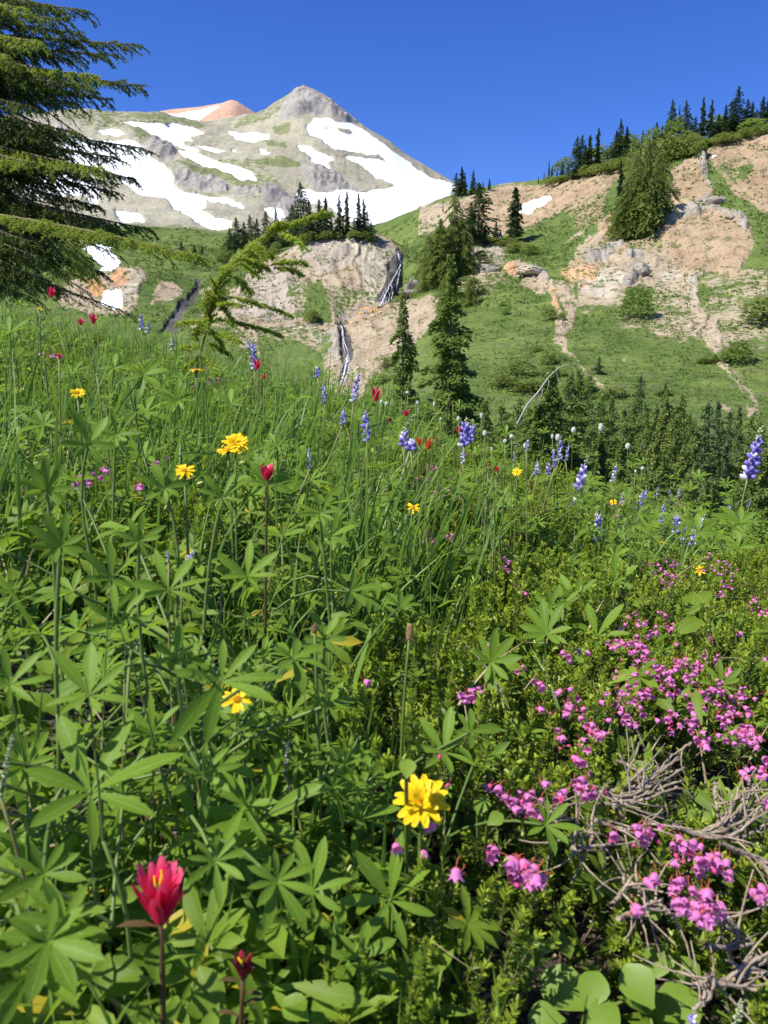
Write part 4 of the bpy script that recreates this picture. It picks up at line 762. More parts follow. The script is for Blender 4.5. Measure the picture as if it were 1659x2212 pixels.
def lupine(px, py, size_px, h, look, rac=None, leaves=None, hero=False, extra=3, seed=0, face=.5, rotdeg=0, d=None):
    """a lupine: main leaf (or spike top) at a picture direction, side leaves lower on the stem"""
    r = np.random.default_rng(seed+int(px*7+py)); q, b0 = place(px, py, h)
    off = r.normal(0, .12, 2)*(q[2]-b0[2]); b0 = np.array([b0[0]+off[0], b0[1]+abs(off[1])*.4, 0]); b0[2] = float(g(b0[0], b0[1]))
    root = thing('lupine_plant', near(look, px, py), 'lupine', b0, None); q = q-b0; s = size_px*(q[1]+b0[1])/F
    tc = norm(-(q+b0)); mb = MB(); H = np.linalg.norm(q)
    if rac:
        Lr, wd, n, kind, lean = rac; ax = norm(np.array([lean, 0, 1])+r.normal(0, .08, 3)); Lm = Lr*(q[1]+b0[1])/F; wm = wd*(q[1]+b0[1])/F
        top = q+ax*Lm*.5; bot = top-ax*Lm
        mb.add(*tube(bez((0, 0, 0), bot*.5+r.normal(0, .01, 3), bot, 8), np.linspace(wm*.045+.0007, wm*.035+.0006, 8), 6), m=1).add(*tube([bot, (bot+top)/2, top], [wm*.05+.0006, wm*.04, wm*.015], 5), m=0)
        raceme(root, top, ax, Lm, wm, n, kind, r); anchor = bot*.85
    else:
        anchor = q*.6+np.array([0, 0, 0])
        mb.add(*tube(bez((0, 0, 0), anchor*.5+r.normal(0, .008, 3), anchor, 6), np.linspace(.0014, .0011, 6), 6), m=0)
        a = math.radians(rotdeg); nrm = norm(np.array([0, 0, 1.])*(1-face)+tc*face*1.3+r.normal(0, .10, 3)); yd = np.array([math.sin(a), .3, math.cos(a)])
        if hero: lupine_leaf(root, anchor, q, s, nrm, yd, True, r)
        else: lupine_leaf(root, anchor, q, s, nrm, yd, False, r); mb.add(*tube(bez(anchor, (anchor+q)/2+r.normal(0, .005, 3), q, 5), [.0013]*5, 4, False))
    for i in range(extra):
        a = r.random()*6.28; f = .35+.55*r.random(); st = anchor*f; ln = min(.09, H*.45)*(.7+.6*r.random()); o = np.array([math.cos(a), math.sin(a), 0])
        c = st+o*ln+np.array([0, 0, ln*(.1+.7*r.random())]); sz = (s if not rac else min(.055, H*.25))*(.55+.4*r.random()); sz = min(max(sz, .028), .062)
        mb.add(*tube(bez(st, st+o*ln*.4+np.array([0, 0, ln*.4]), c, 5), [.0012]*5, 4, False))
        lupine_leaf(root, st, c, sz, norm(np.array([0, 0, 1.])+o*.5+tc*.3+r.normal(0, .2, 3)), o, False, r)
    obj('stem', mb.mesh('stem', [M_STEM, M_RSTEM]), root); return root

# ================================================================ ground cover: grass, small leaves (nobody could count them)
def scatter(n, pw=.4, dmin=.30, dmax=6.2, px0=-420, px1=2150, seed=1):
    r = np.random.default_rng(seed); u = r.random(n)
    d = (dmin**(pw+1)+u*(dmax**(pw+1)-dmin**(pw+1)))**(1/(pw+1)); px = px0+(px1-px0)*r.random(n); x, y, z = ray(px, 1300.0); e = r.random(n)
    return x/y*d+np.where(e < .14, .5*r.random(n)+.0, 0)*np.sign(x)*(np.abs(px-830) > 500), d, r
BARE = ([(1200, 1660), (1400, 1590), (1560, 1600), (1760, 1650), (1780, 1880), (1560, 1870), (1450, 1830), (1280, 1820)], [(1180, 1960), (1330, 1900), (1420, 1990), (1560, 2030), (1700, 1990), (1750, 2300), (1080, 2300), (1060, 2110)], [(1040, 1870), (1110, 1960), (1060, 2060), (980, 2000)], [(1250, 1830), (1330, 1830), (1300, 1890)])
def bare(x, y):
    px, py = proj(np.stack([x, y, g(x, y)+.04], -1)); v = np.full(px.shape, -14.)
    for p in BARE: v = np.maximum(v, sdpoly(px, py, p))
    return v
def heath(x, y):
    """1 where the heather grows"""
    px, py = proj(np.stack([x, y, g(x, y)+.08], -1)); v = np.full(px.shape, -14.)
    for p in ([(690, 1500), (760, 1400), (1000, 1340), (1250, 1290), (1420, 1215), (2600, 1180), (2900, 2900), (1500, 2900), (1250, 2300), (1000, 2080), (830, 1850), (740, 1700)], [(850, 1010), (1100, 985), (1260, 1100), (1200, 1330), (1000, 1340), (880, 1250)], [(370, 800), (530, 800), (560, 900), (380, 900)], [(60, 760), (180, 760), (180, 840), (60, 850)]):
        v = np.maximum(v, sdpoly(px, py, p))
    return v
def blades(x, y, L, wd, bend, az, r, K=5, fold=.25, lean=None):
    z0 = g(x, y)-.01; n = len(x); t = np.linspace(0, 1, K)[None, :, None]; o = np.stack([np.cos(az), np.sin(az), 0*az], 1)[:, None]
    b = bend[:, None, None]; Lr = L[:, None, None]
    C = np.stack([x, y, z0], 1)[:, None]+Lr*(np.array([0, 0, 1.])*(t-.45*b*t**2.4)+o*(b*.75*t**1.8+.08*t))
    side = np.stack([-np.sin(az+r.normal(0, .9, n)), np.cos(az+r.normal(0, .9, n)), 0*az], 1)[:, None]
    prof = np.array([.75, 1, .95, .6, .04])[None, :, None] if K == 5 else np.linspace(1, .1, K)[None, :, None]
    W = side*wd[:, None, None]*prof; Fo = o*fold*wd[:, None, None]*prof
    return strips(C, W, Fo)
def hcap(y): return np.clip(.04+.23*y, 0, .30)
# tufted long grass
x, y, r = scatter(6000, .35, .34, 6.0, seed=11)
hz = heath(x, y); px_, py_ = proj(np.stack([x, y, g(x, y)], -1)); keep = (r.random(len(x)) < np.where(hz > 0, .08, np.where((px_ > 200) & (px_ < 950) & (py_ < 1250), .9, .8)))
x, y = x[keep], y[keep]; k = 4; x = np.repeat(x, k)+r.normal(0, .015, len(x)*k); y = np.repeat(y, k)+r.normal(0, .015, len(y)*k); n = len(x)
L = np.minimum(hcap(y), .30)*(.45+.75*r.random(n))*np.interp(x, [-.6, .2, 1.2], [1, .8, .5]); mb = MB().add(*blades(x, y, L, .0011+.0016*r.random(n), r.random(n)*.8, r.random(n)*6.28, r))
xx = r.uniform(-.55, .1, 330); yy = r.uniform(1.2, 3.2, 330); mb.add(*blades(xx, yy, .24+.16*r.random(330), .002+.0015*r.random(330), r.random(330)*.5, r.normal(-.2, .8, 330), r)); MBG = mb
x, y, r = scatter(1500, .4, .34, 6.0, seed=12); n = len(x)
tag(obj('dry_grass', MB().add(*blades(x, y, hcap(y)*(.3+.7*r.random(n)), .0008+.0012*r.random(n), .3+r.random(n), r.random(n)*6.28, r)).mesh('dry_grass', M_DRY)), kind='stuff')
mb = MBG
for cx_, cy_, nn_, sp_, ln_ in ((850, 1330, 90, .05, .34), (560, 1120, 50, .05, .3), (470, 860, 60, .1, .34), (1430, 1290, 30, .04, .22), (300, 800, 60, .12, .34), (1350, 1190, 40, .1, .25), (90, 1300, 40, .06, .25), (1020, 1260, 40, .05, .3), (560, 1560, 16, .05, .22)):
    _, c0_ = place(cx_, cy_, .02); xx = c0_[0]+r.normal(0, sp_, nn_); yy = c0_[1]+r.normal(0, sp_, nn_)
    mb.add(*blades(xx, yy, ln_*(.5+.6*r.random(nn_)), .0015+.0016*r.random(nn_), .1+.5*r.random(nn_), r.normal(.3, 1.2, nn_), r))
tag(obj('grass', mb.mesh('grass', M_GRASS)), kind='stuff')
# low star leaves and small oval leaves
def inst_strips(V0, Q0, U0, R, T, S):
    V = np.einsum('nij,vj->nvi', R, V0)*S[:, None, None]+T[:, None]; n = len(T); nv = len(V0)
    return V.reshape(-1, 3), (Q0[None]+np.arange(n)[:, None, None]*nv).reshape(-1, 4), np.tile(U0, (n, 1))
def rand_frames(n, r, up=.9, tc=.25, T=None):
    nr = norm(np.stack([r.normal(0, .45, n), r.normal(0, .45, n)-tc, up+0*r.random(n)], 1)); a = r.random(n)*6.28
    y = np.stack([np.cos(a), np.sin(a), 0*a], 1); y = norm(y-nr*np.sum(y*nr, 1, keepdims=True)); x_ = np.cross(y, nr); return np.stack([x_, y, nr], 2)
def ground_leaves(name, cnt, seed, V0, Q0, U0, smin, smax, hlo, hhi, mat, hprob=.15, pw=.3):
    x, y, r = scatter(cnt, pw, .33, 5.6, seed=seed); keep = r.random(cnt) < np.where(heath(x, y) > 4, hprob, 1); x, y = x[keep], y[keep]; n = len(x)
    h = (hlo+(hhi-hlo)*r.random(n))*np.clip(y/.9, .35, 1); T = np.stack([x, y, g(x, y)+h], 1)
    return tag(obj(name, MB().add(*inst_strips(V0, Q0, U0, rand_frames(n, r), T, smin+(smax-smin)*r.random(n))).mesh(name, mat)), kind='stuff')
r_ = np.random.default_rng(9)
for i in range(3):
    ph = np.linspace(-2.6, 2.6, 7+i)+r_.normal(0, .12, 7+i); V0, Q0, U0 = leaflets(ph, (.8+.2*np.cos(ph)), .32+r_.normal(0, .15, 7+i), [.13, .11, .15][i], 4, .4, .3, r=r_)
    ground_leaves('low_lupine_leaves', 1400, 21+i, V0, Q0, U0, .022, .046, .02, .16, M_LUPD)
V0, Q0, U0 = leaflets(np.array([0.]), np.array([1.]), np.array([.25]), .27, 6, .5, .25)
ground_leaves('small_oval_leaves', 11500, 31, V0, Q0, U0, .014, .036, .0, .13, M_LUPD, .2)
V0, Q0, U0 = leaflets(np.array([0.]), np.array([1.]), np.array([.55]), .12, 4, .6, .25)
ground_leaves('narrow_leaves', 13500, 32, V0, Q0, U0, .02, .06, .0, .14, M_LUPD, .12)
# dry litter on the soil
x, y, r = scatter(4200, .3, .33, 5, seed=41); n = len(x); a = r.random(n)*6.28; D = np.stack([np.cos(a), np.sin(a), r.normal(0, .35, n)], 1)
B = np.stack([x, y, g(x, y)+.004+.03*r.random(n)**2], 1); C_ = B[:, None]+D[:, None]*np.linspace(0, 1, 3)[None, :, None]*(.012+.05*r.random(n))[:, None, None]
tag(obj('litter', MB().add(*strips(C_, norm(np.cross(D, r.normal(size=(n, 3))))[:, None]*np.ones((1, 3, 1))*.0011)).mesh('litter', M_DRY)), kind='stuff')

# ================================================================ mountain heather
def needles(A, B, sp, L, w, r, fwd=.75, taper=True, K=2):
    """needles all round straight shoots A->B"""
    d = B-A; ln = np.linalg.norm(d, axis=1); d = d/ln[:, None]; cnt = np.maximum(3, (ln/sp).astype(int)); i = np.repeat(np.arange(len(A)), cnt); n = len(i)
    s = r.random(n); a = r.random(n)*6.283; D = d[i]; x0 = norm(np.cross(D, np.array([.31, .22, .93])+0*D)); y0 = np.cross(D, x0)
    o = x0*np.cos(a)[:, None]+y0*np.sin(a)[:, None]; nd = norm(o+D*(fwd+s*.5)[:, None]); Lh = L*(.7+.5*r.random(n))*(1-.3*s)
    b = A[i]+d[i]*(ln[i]*s)[:, None]; t = np.linspace(0, 1, K)[None, :, None]; C = b[:, None]+nd[:, None]*Lh[:, None, None]*t
    W = norm(np.cross(nd, r.normal(size=(n, 3))))[:, None]*w*np.linspace(1, .55, K)[None, :, None]
    if K == 2:
        V = np.stack([C[:, 0]-W[:, 0], C[:, 0]+W[:, 0], C[:, 1]], 1).reshape(-1, 3); q_ = np.arange(n*3).reshape(n, 3); UV = np.full((n*3, 2), .5); UV[:, 1] = np.repeat(s, 3)
        return V, np.concatenate([q_, q_[:, 2:]], 1), UV
    V, Q, UV = strips(C, W); UV = UV.copy(); UV[:, 1] = np.repeat(s, K*2); return V, Q, UV
def heather_mesh(seed, R=.105, ns=105, nps=.0011):
    r = np.random.default_rng(seed); a = r.random(ns)*6.28; q = R*np.sqrt(r.random(ns)); x = np.cos(a)*q; y = np.sin(a)*q
    H = (.115+.03*r.normal(size=ns).clip(-1.5, 1.5))*(1-.35*(q/R)**2); tip = np.stack([x*1.25, y*1.25, H], 1)+r.normal(0, .006, (ns, 3)); lo = np.stack([x, y, H*.35], 1)
    mid = (tip+lo)/2+r.normal(0, .005, (ns, 3)); mb = MB(); A = np.concatenate([lo, mid]); B = np.concatenate([mid, tip])
    mbn = MB()
    V1, Q1, U1 = needles(lo, mid, nps, .0092, .0014, r, .35, K=3); U1[:, 1] *= .5; V2, Q2, U2 = needles(mid, tip, nps*.6, .0088, .0013, r, .6, K=3); U2[:, 1] = .45+.55*U2[:, 1]
    mbn.add(V1, Q1, U1).add(V2, Q2, U2); st = MB()
    for i in range(0, ns): st.add(*tube([[x[i]*.6, y[i]*.6, -.01], lo[i], mid[i], tip[i]*.99+mid[i]*.01], [.0016, .0012, .0009, .0004], 3, False))
    return mbn.mesh('foliage', M_HEA), st.mesh('stems', M_TWIG)
HEA = [heather_mesh(400+i) for i in range(4)]
def bell(mat):
    mb = MB(); pr = np.array([[.10, 1.1], [.34, 1.0], [.50, .78], [.56, .45], [.58, .18], [.78, -.02]]); n = 10; a = np.linspace(0, 2*np.pi, n, endpoint=False)
    V = []; 
    for k_, (rr, zz) in enumerate(pr):
        lob = 1+(.0 if k_ < 5 else .25)*np.cos(5*a); zo = 0 if k_ < 5 else -.20*np.cos(5*a)
        V.append(np.stack([np.cos(a)*rr*lob, np.sin(a)*rr*lob, zz+zo+0*a], 1))
    V = np.concatenate(V); idx = np.arange(len(V)).reshape(-1, n); nx = np.roll(idx, -1, 1)
    mb.add(V, np.stack([idx[:-1], nx[:-1], nx[1:], idx[1:]], -1).reshape(-1, 4), np.full((len(V), 2), .5), 0)
    mb.add(*ell((0, 0, .97), (.34, .34, .16), 6, 3), m=1); mb.add(*tube(bez((0, 0, 1.05), (0.1, 0, 1.9), (.7, 0, 2.2), 5), .05, 4), m=1); mb.add(*tube([(0, 0, .6), (0, 0, -.15)], .05, 3), m=1)
    return mb.mesh('flower', [mat, M_CAL])
BELL = bell(M_PINK); HBUD = MB().add(*ell((0, 0, .5), (.42, .42, .55), 7, 5)).add(*tube(bez((0, 0, 1), (.1, 0, 1.7), (.6, 0, 2), 4), .05, 4), m=0).mesh('bud', petmat('pink_bud', (.52, .05, .16), (.66, .10, .24), .2))
hx, hy = [], []; r = np.random.default_rng(77)
for _ in range(3600):
    x, y, rr = scatter(1, .5, .36, 3.6, seed=int(r.integers(1e9))); x, y = float(x[0]), float(y[0]); bp_ = proj(np.array([x, y, float(g(x, y))]))
    if bp_[1] > 2170 and bp_[0] < 1640: continue
    if heath(np.array([x]), np.array([y]))[0] > 2 and bare(np.array([x]), np.array([y]))[0] < -13 and all((x-a)**2+(y-b)**2 > .115**2 for a, b in zip(hx, hy)): hx.append(x); hy.append(y)
HSH = []
for x, y in zip(hx, hy):
    z = float(g(x, y)); px, py = proj(np.array([x, y, z+.08])); m_ = HEA[r.integers(0, 4)]; s_ = float(r.uniform(.9, 1.2))
    t = thing('heather_shrub', near('low green needle-leaved heather tuft', float(px), float(py)), 'heather', (x, y, z), 'heather tufts in the meadow', (s_, s_, s_*float(r.uniform(.72, 1.0))), float(r.random()*6.28))
    fo = obj('foliage', m_[0], t); obj('stems', m_[1], t); HSH.append((x, y, z, t))
# flower clusters: (px, py, bells, spread px)
CL = [(1362, 1395, 9, 26), (1385, 1345, 7, 26), (1440, 1335, 5, 14), (1330, 1393, 5, 14), (1395, 1430, 7, 18), (1452, 1362, 4, 10), (1375, 1505, 12, 30), (1420, 1465, 10, 26), (1450, 1490, 9, 24), (1500, 1440, 9, 22), (1495, 1455, 5, 18), (1508, 1500, 6, 18), (1545, 1480, 4, 14), (1610, 1510, 10, 26), (1560, 1530, 5, 20), (1450, 1560, 7, 18), (1500, 1555, 5, 18), (1575, 1575, 5, 18), (1620, 1600, 9, 24), (1640, 1665, 7, 20), (1520, 1610, 6, 20), (1270, 1585, 8, 24), (1240, 1535, 5, 16), (1180, 1540, 2, 8), (1355, 1555, 2, 8), (1575, 1460, 3, 10),
      (1255, 1700, 9, 26), (1215, 1725, 4, 12), (1140, 1738, 9, 28), (1105, 1730, 3, 10), (1170, 1760, 3, 10), (1185, 1700, 2, 8), (1245, 1650, 3, 12), (1140, 1893, 12, 30), (1115, 1880, 4, 12), (1400, 1805, 7, 22), (1325, 1810, 2, 6), (1480, 1838, 7, 22), (1530, 1865, 8, 26), (1560, 1880, 4, 14), (1460, 1905, 2, 10), (1510, 1965, 8, 22), (1530, 1990, 3, 10), (1640, 1935, 5, 18), (1650, 1740, 3, 10), (1065, 1845, 3, 10), (910, 1860, 1, 4), (935, 1790, 2, 8), (965, 1705, 1, 4), (985, 1895, 2, 8), (855, 1838, 1, 4), (1060, 1708, 2, 8), (950, 1640, 1, 3), (1380, 1970, 2, 8),
      (1440, 1232, 10, 26), (1465, 1250, 6, 20), (1450, 1265, 5, 18), (1545, 1225, 6, 20), (1575, 1235, 5, 22), (1570, 1262, 4, 18), (1555, 1280, 4, 14), (1635, 1305, 5, 16), (1655, 1325, 4, 10), (1410, 1222, 3, 12), (1020, 1510, 6, 18), (1050, 1395, 3, 12), (1085, 1420, 2, 8), (1120, 1450, 3, 14), (1165, 1480, 3, 12), (1210, 1495, 2, 8), (1225, 1420, 4, 12), (1260, 1412, 3, 12), (790, 1480, 1, 4), (575, 1205, 1, 4), (1110, 1215, 4, 18), (1125, 1275, 3, 12), (935, 1160, 4, 14), (975, 1160, 3, 10), (1140, 1285, 2, 8),
      (935, 1015, 6, 16), (905, 1015, 3, 12), (930, 1045, 6, 20), (960, 1050, 6, 20), (985, 1055, 5, 16), (1005, 985, 2, 8), (1100, 1225, 3, 12), (400, 830, 6, 16), (440, 800, 5, 16), (455, 825, 6, 16), (480, 820, 5, 14), (480, 838, 4, 12), (500, 845, 2, 8), (415, 802, 3, 10), (330, 1008, 3, 12), (305, 1055, 3, 12), (225, 1020, 3, 10), (190, 1035, 3, 14), (160, 1050, 2, 8), (120, 775, 4, 12), (145, 805, 3, 8), (88, 770, 2, 8), (550, 887, 3, 8), (190, 690, 3, 16), (145, 690, 4, 20), (640, 830, 4, 20), (700, 850, 6, 28), (730, 860, 4, 18), (900, 965, 3, 14), (1095, 1180, 2, 8), (1325, 1108, 8, 24), (1200, 1325, 1, 3), (1315, 1500, 3, 12), (1000, 1510, 2, 8), (1330, 1460, 3, 12), (1655, 1210, 2, 6)]
rq = np.random.default_rng(501); DR = [(1330, 1390), (1500, 1330), (1690, 1330), (1690, 1990), (1480, 2010), (1300, 1760), (1180, 1560)]
for _ in range(150):
    a, b_ = rq.uniform(1180, 1690), rq.uniform(1330, 2010)
    if sdpoly(np.array([a]), np.array([b_]), DR)[0] > 0 and all(sdpoly(np.array([a]), np.array([b_]), p)[0] < -5 for p in BARE[:2]): CL.append((a, b_, int(rq.integers(1, 4)), 12))
for px, py, nb, sp in CL:
    for _ in range(int(nb*1.9)):
        x_, y_ = px+r.normal(0, sp*.7), py+r.normal(0, sp*.55); q, b0 = place(x_, y_, (.165 if px < 800 and py < 1100 else .125)+r.normal(0, .008))
        k_ = min(range(len(HSH)), key=lambda i: (HSH[i][0]-q[0])**2+(HSH[i][1]-q[1])**2)
        hs_ = HSH[k_]; near_ok = (hs_[0]-q[0])**2+(hs_[1]-q[1])**2 < .2**2
        if not near_ok:
            m_ = HEA[r.integers(0, 4)]; bz = float(g(q[0], q[1])); t = thing('heather_shrub', near('small pink-flowered heather tuft among the grass', px, py), 'heather', (q[0], q[1], bz), 'heather tufts in the meadow', (1.15,)*3 if px < 800 and py < 1100 else (.75,)*3, 1.0)
            obj('foliage', m_[0], t); obj('stems', m_[1], t); hs_ = (q[0], q[1], bz, t); HSH.append(hs_)
        t = hs_[3]; sz = .0048*(1+r.normal(0, .1))*(1 if q[1] > .8 else 1); bud = r.random() < .18
        dn = norm(np.array([r.normal(0, .6), -.65+r.normal(0, .45), -.45+r.normal(0, .2)])); R = frame(norm(r.normal(size=3)), -dn); R = np.stack([R[:, 0], np.cross(-dn, R[:, 0]), -dn], 1); R[:, 0] = np.cross(R[:, 1], R[:, 2])
        W = M4(R, q, sz*(.7 if bud else 1)); TM = Matrix.LocRotScale(t.location, t.rotation_euler, t.scale)
        obj('bud' if bud else 'flower', HBUD if bud else BELL, t, M=TM.inverted()@W)

# ================================================================ lupines
K_ = 'lupine leaf with star-shaped leaflets'
hero = [(195, 1712, 215, .13, 20, 0.70), (193, 1503, 125, .20, 0, 0.40), (560, 1775, 165, .10, 15, 0.85), (843, 1945, 150, .09, 10, 0.90), (675, 1925, 120, .10, -30, 0.75), (960, 1625, 105, .14, 10, 0.45), (515, 1585, 110, .13, 10, 0.45), (365, 1275, 105, .24, 20, 0.60), (255, 1345, 90, .22, -10, 0.65), (780, 1712, 110, .10, 60, 0.65), (480, 1850, 120, .08, -60, 0.75),
        (735, 2050, 110, .06, 0, 0.85), (990, 2060, 105, .05, 20, 0.90), (1060, 1430, 80, .17, 60, 0.75), (1045, 1640, 75, .10, 10, 0.90), (710, 1525, 70, .14, 0, 0.75), (240, 1250, 85, .25, 0, 0.60), (535, 1245, 85, .24, 0, 0.45), (300, 1170, 70, .26, 10, 0.65), (130, 1180, 80, .26, -20, 0.65), (480, 1075, 75, .28, -10, 0.55), (690, 1110, 70, .27, 10, 0.55), (250, 940, 80, .28, 15, 0.55), (355, 1055, 70, .27, -30, 0.55), (190, 960, 80, .27, 0, 0.55), (100, 1060, 75, .27, 0, 0.55), (700, 1380, 70, .2, 0, 0.65), (380, 1420, 80, .2, 30, 0.65),
        (1180, 1370, 80, .2, 0, 0.55), (1290, 1375, 85, .19, 40, 0.50), (1240, 1290, 70, .21, 0, 0.45), (1330, 1255, 65, .2, 30, 0.55), (1190, 1310, 60, .2, -30, 0.55), (90, 1890, 130, .06, 0, 0.85), (420, 2110, 110, .05, 0, 0.85), (120, 2080, 130, .04, 20, 0.90), (620, 2160, 120, .04, 0, 0.90), (850, 2180, 110, .03, 10, 0.90), (20, 1480, 100, .18, 30, 0.65), (60, 1650, 90, .13, -20, 0.75), (330, 1580, 90, .15, 0, 0.65), (640, 1650, 80, .13, 30, 0.65), (1560, 1480, 60, .13, 0, 0.75), (1600, 1130, 60, .27, -70, 0.45), (1510, 1150, 50, .25, 0, 0.55)]
for i, (px, py, s_, h, rt, fc) in enumerate(hero):
    lupine(px, py, s_, h, 'bright green '+K_, hero=(s_ >= 84), extra=3, seed=i, face=fc, rotdeg=rt)
rr = np.random.default_rng(55); got = []
for i in range(4000):
    if len(got) >= 150: break
    d = (rr.random()**.55)*4.6+.42; px = rr.uniform(-60, 1720); x, y, z = ray(px, 1300.); x, y = float(x/y*d), float(d)
    if heath(np.array([x]), np.array([y]))[0] > 3 and rr.random() < .85: continue
    h = min(.27, .02+.19*d)*(.6+.5*rr.random()); qp = np.array([x, y, float(g(x, y))+h]); ppx, ppy = map(float, proj(qp))
    if ppy > 2230 or ppy < 640 or any(math.hypot(ppx-a, ppy-b) < 26 for a, b in got): continue
    got.append((ppx, ppy)); s_ = F*(.030+.022*rr.random())/d
    lupine(ppx, ppy, s_, h, ['mid green', 'dark green', 'light green'][i % 3]+' '+K_, hero=False, extra=3, seed=900+i, face=.1+.4*rr.random(), rotdeg=rr.uniform(-60, 60))
# flower spikes: px, py of the middle, length px, width px, flowers, kind, lean, height
RC = [(1630, 980, 118, 48, 34, 'purple', .22, .30), (1255, 1040, 115, 38, 40, 'purple', .25, .28), (1005, 935, 62, 38, 24, 'purple', .1, .30), (1020, 932, 50, 26, 14, 'purple', .1, .3), (1210, 968, 56, 20, 20, 'purple', .1, .30), (1196, 985, 50, 18, 14, 'purple', 0, .3), (1226, 975, 48, 16, 14, 'purple', .1, .3), (1328, 1020, 46, 18, 18, 'purple', .2, .28), (1140, 960, 34, 14, 10, 'white', .1, .3), (1160, 1010, 34, 22, 12, 'purple', 0, .26), (1185, 1012, 30, 22, 12, 'purple', 0, .26),
      (790, 915, 80, 32, 22, 'purple', 0, .30), (770, 830, 80, 26, 22, 'purple', .1, .34), (742, 900, 40, 26, 10, 'purple', .1, .3), (700, 848, 50, 22, 14, 'purple', 0, .3), (686, 803, 26, 20, 12, 'purple', 0, .32), (548, 765, 66, 22, 24, 'purple', .15, .32), (538, 745, 40, 16, 14, 'purple', 0, .32), (555, 782, 40, 18, 14, 'purple', 0, .3), (668, 985, 56, 16, 12, 'purple', 0, .3), (873, 945, 40, 34, 14, 'purple', .1, .3), (890, 962, 26, 34, 12, 'purple', .1, .28), (305, 693, 40, 18, 18, 'purple', 0, .32), (320, 708, 24, 16, 10, 'purple', 0, .3), (1385, 1080, 44, 24, 24, 'purple', .1, .26), (1392, 1070, 38, 20, 14, 'purple', .1, .27),
      (1432, 1105, 52, 20, 18, 'purple', .1, .26), (1448, 1068, 34, 14, 10, 'purple', 0, .28), (1466, 1062, 30, 12, 10, 'purple', 0, .28), (1345, 1072, 34, 14, 10, 'white', .1, .26), (1462, 1130, 46, 28, 22, 'purple', 0, .24), (1500, 1150, 62, 26, 22, 'purple', .1, .22), (1480, 1150, 40, 20, 14, 'purple', .1, .22), (1512, 1135, 56, 20, 20, 'white', .25, .22), (1293, 1135, 80, 32, 30, 'white', .05, .25), (1240, 1165, 84, 16, 22, 'pods', .1, .24), (410, 1205, 66, 24, 18, 'white', .75, .24), (362, 1200, 34, 14, 8, 'white', 0, .24), (620, 1625, 110, 18, 14, 'white', .1, .14), (395, 1535, 88, 18, 16, 'pods', .05, .16), (270, 1432, 96, 18, 18, 'pods', .02, .2), (14, 1655, 150, 44, 46, 'pods', .2, .17),
      (1495, 2205, 60, 40, 14, 'purple', .2, .10), (1595, 2190, 70, 50, 24, 'pods', .1, .11), (1000, 985, 36, 18, 10, 'white', .1, .26), (890, 905, 60, 26, 22, 'pods', .7, .30), (1110, 985, 30, 10, 8, 'purple', 0, .27), (1190, 1350, 60, 10, 12, 'pods', .1, .2), (1600, 1105, 20, 12, 8, 'purple', 0, .24), (372, 742, 30, 16, 10, 'purple', 0, .3), (1420, 1060, 26, 12, 8, 'purple', .2, .28), (215, 790, 46, 16, 16, 'pods', .4, .3), (1620, 1085, 24, 12, 8, 'purple', .2, .26), (1575, 1098, 16, 14, 8, 'purple', .2, .24)]
LK = {'purple': 'lupine with a purple flower spike', 'white': 'lupine with a pale whitish flower spike', 'pods': 'lupine with a green spike of unopened buds'}
for i, (px, py, L_, w_, n_, kd, ln, h) in enumerate(RC):
    sz = 'tall' if L_ > 75 else 'short' if L_ < 40 else 'slim'
    lupine(px, py, 60, h, sz+' '+LK[kd], rac=(L_, w_, n_, kd, ln), extra=3 if py < 1300 else 2, seed=2000+i)

# ================================================================ yellow daisies
def petal_mesh(seed, wr=.16):
    r = np.random.default_rng(seed); t = np.linspace(0, 1, 7)[None, :, None]; C = np.array([0, 1., 0])*t+np.array([0, 0, 1.])*(.12*t-.22*t**2)
    W = np.array([1., 0, 0])*wr*np.array([.35, .75, 1, 1.05, 1.05, .9, .45])[None, :, None]; Fo = np.array([0, 0, 1.])*.25*np.abs(W[..., :1])
    return MB().add(*strips(C, W, Fo))
PETAL = petal_mesh(1).mesh('petal', M_YEL)
def disc_mb(r0=.28):
    mb = MB().add(*ell((0, 0, .03), (r0, r0, .13), 14, 6)); r = np.random.default_rng(3)
    for i in range(40):
        a = i*2.4; q = r0*math.sqrt(i/40.); mb.add(*tube([[q*math.cos(a), q*math.sin(a), .08], [q*1.08*math.cos(a), q*1.08*math.sin(a), .24-.1*q]], [.022, .03], 4))
    return mb
DISC = disc_mb().mesh('disc', M_YDISC)
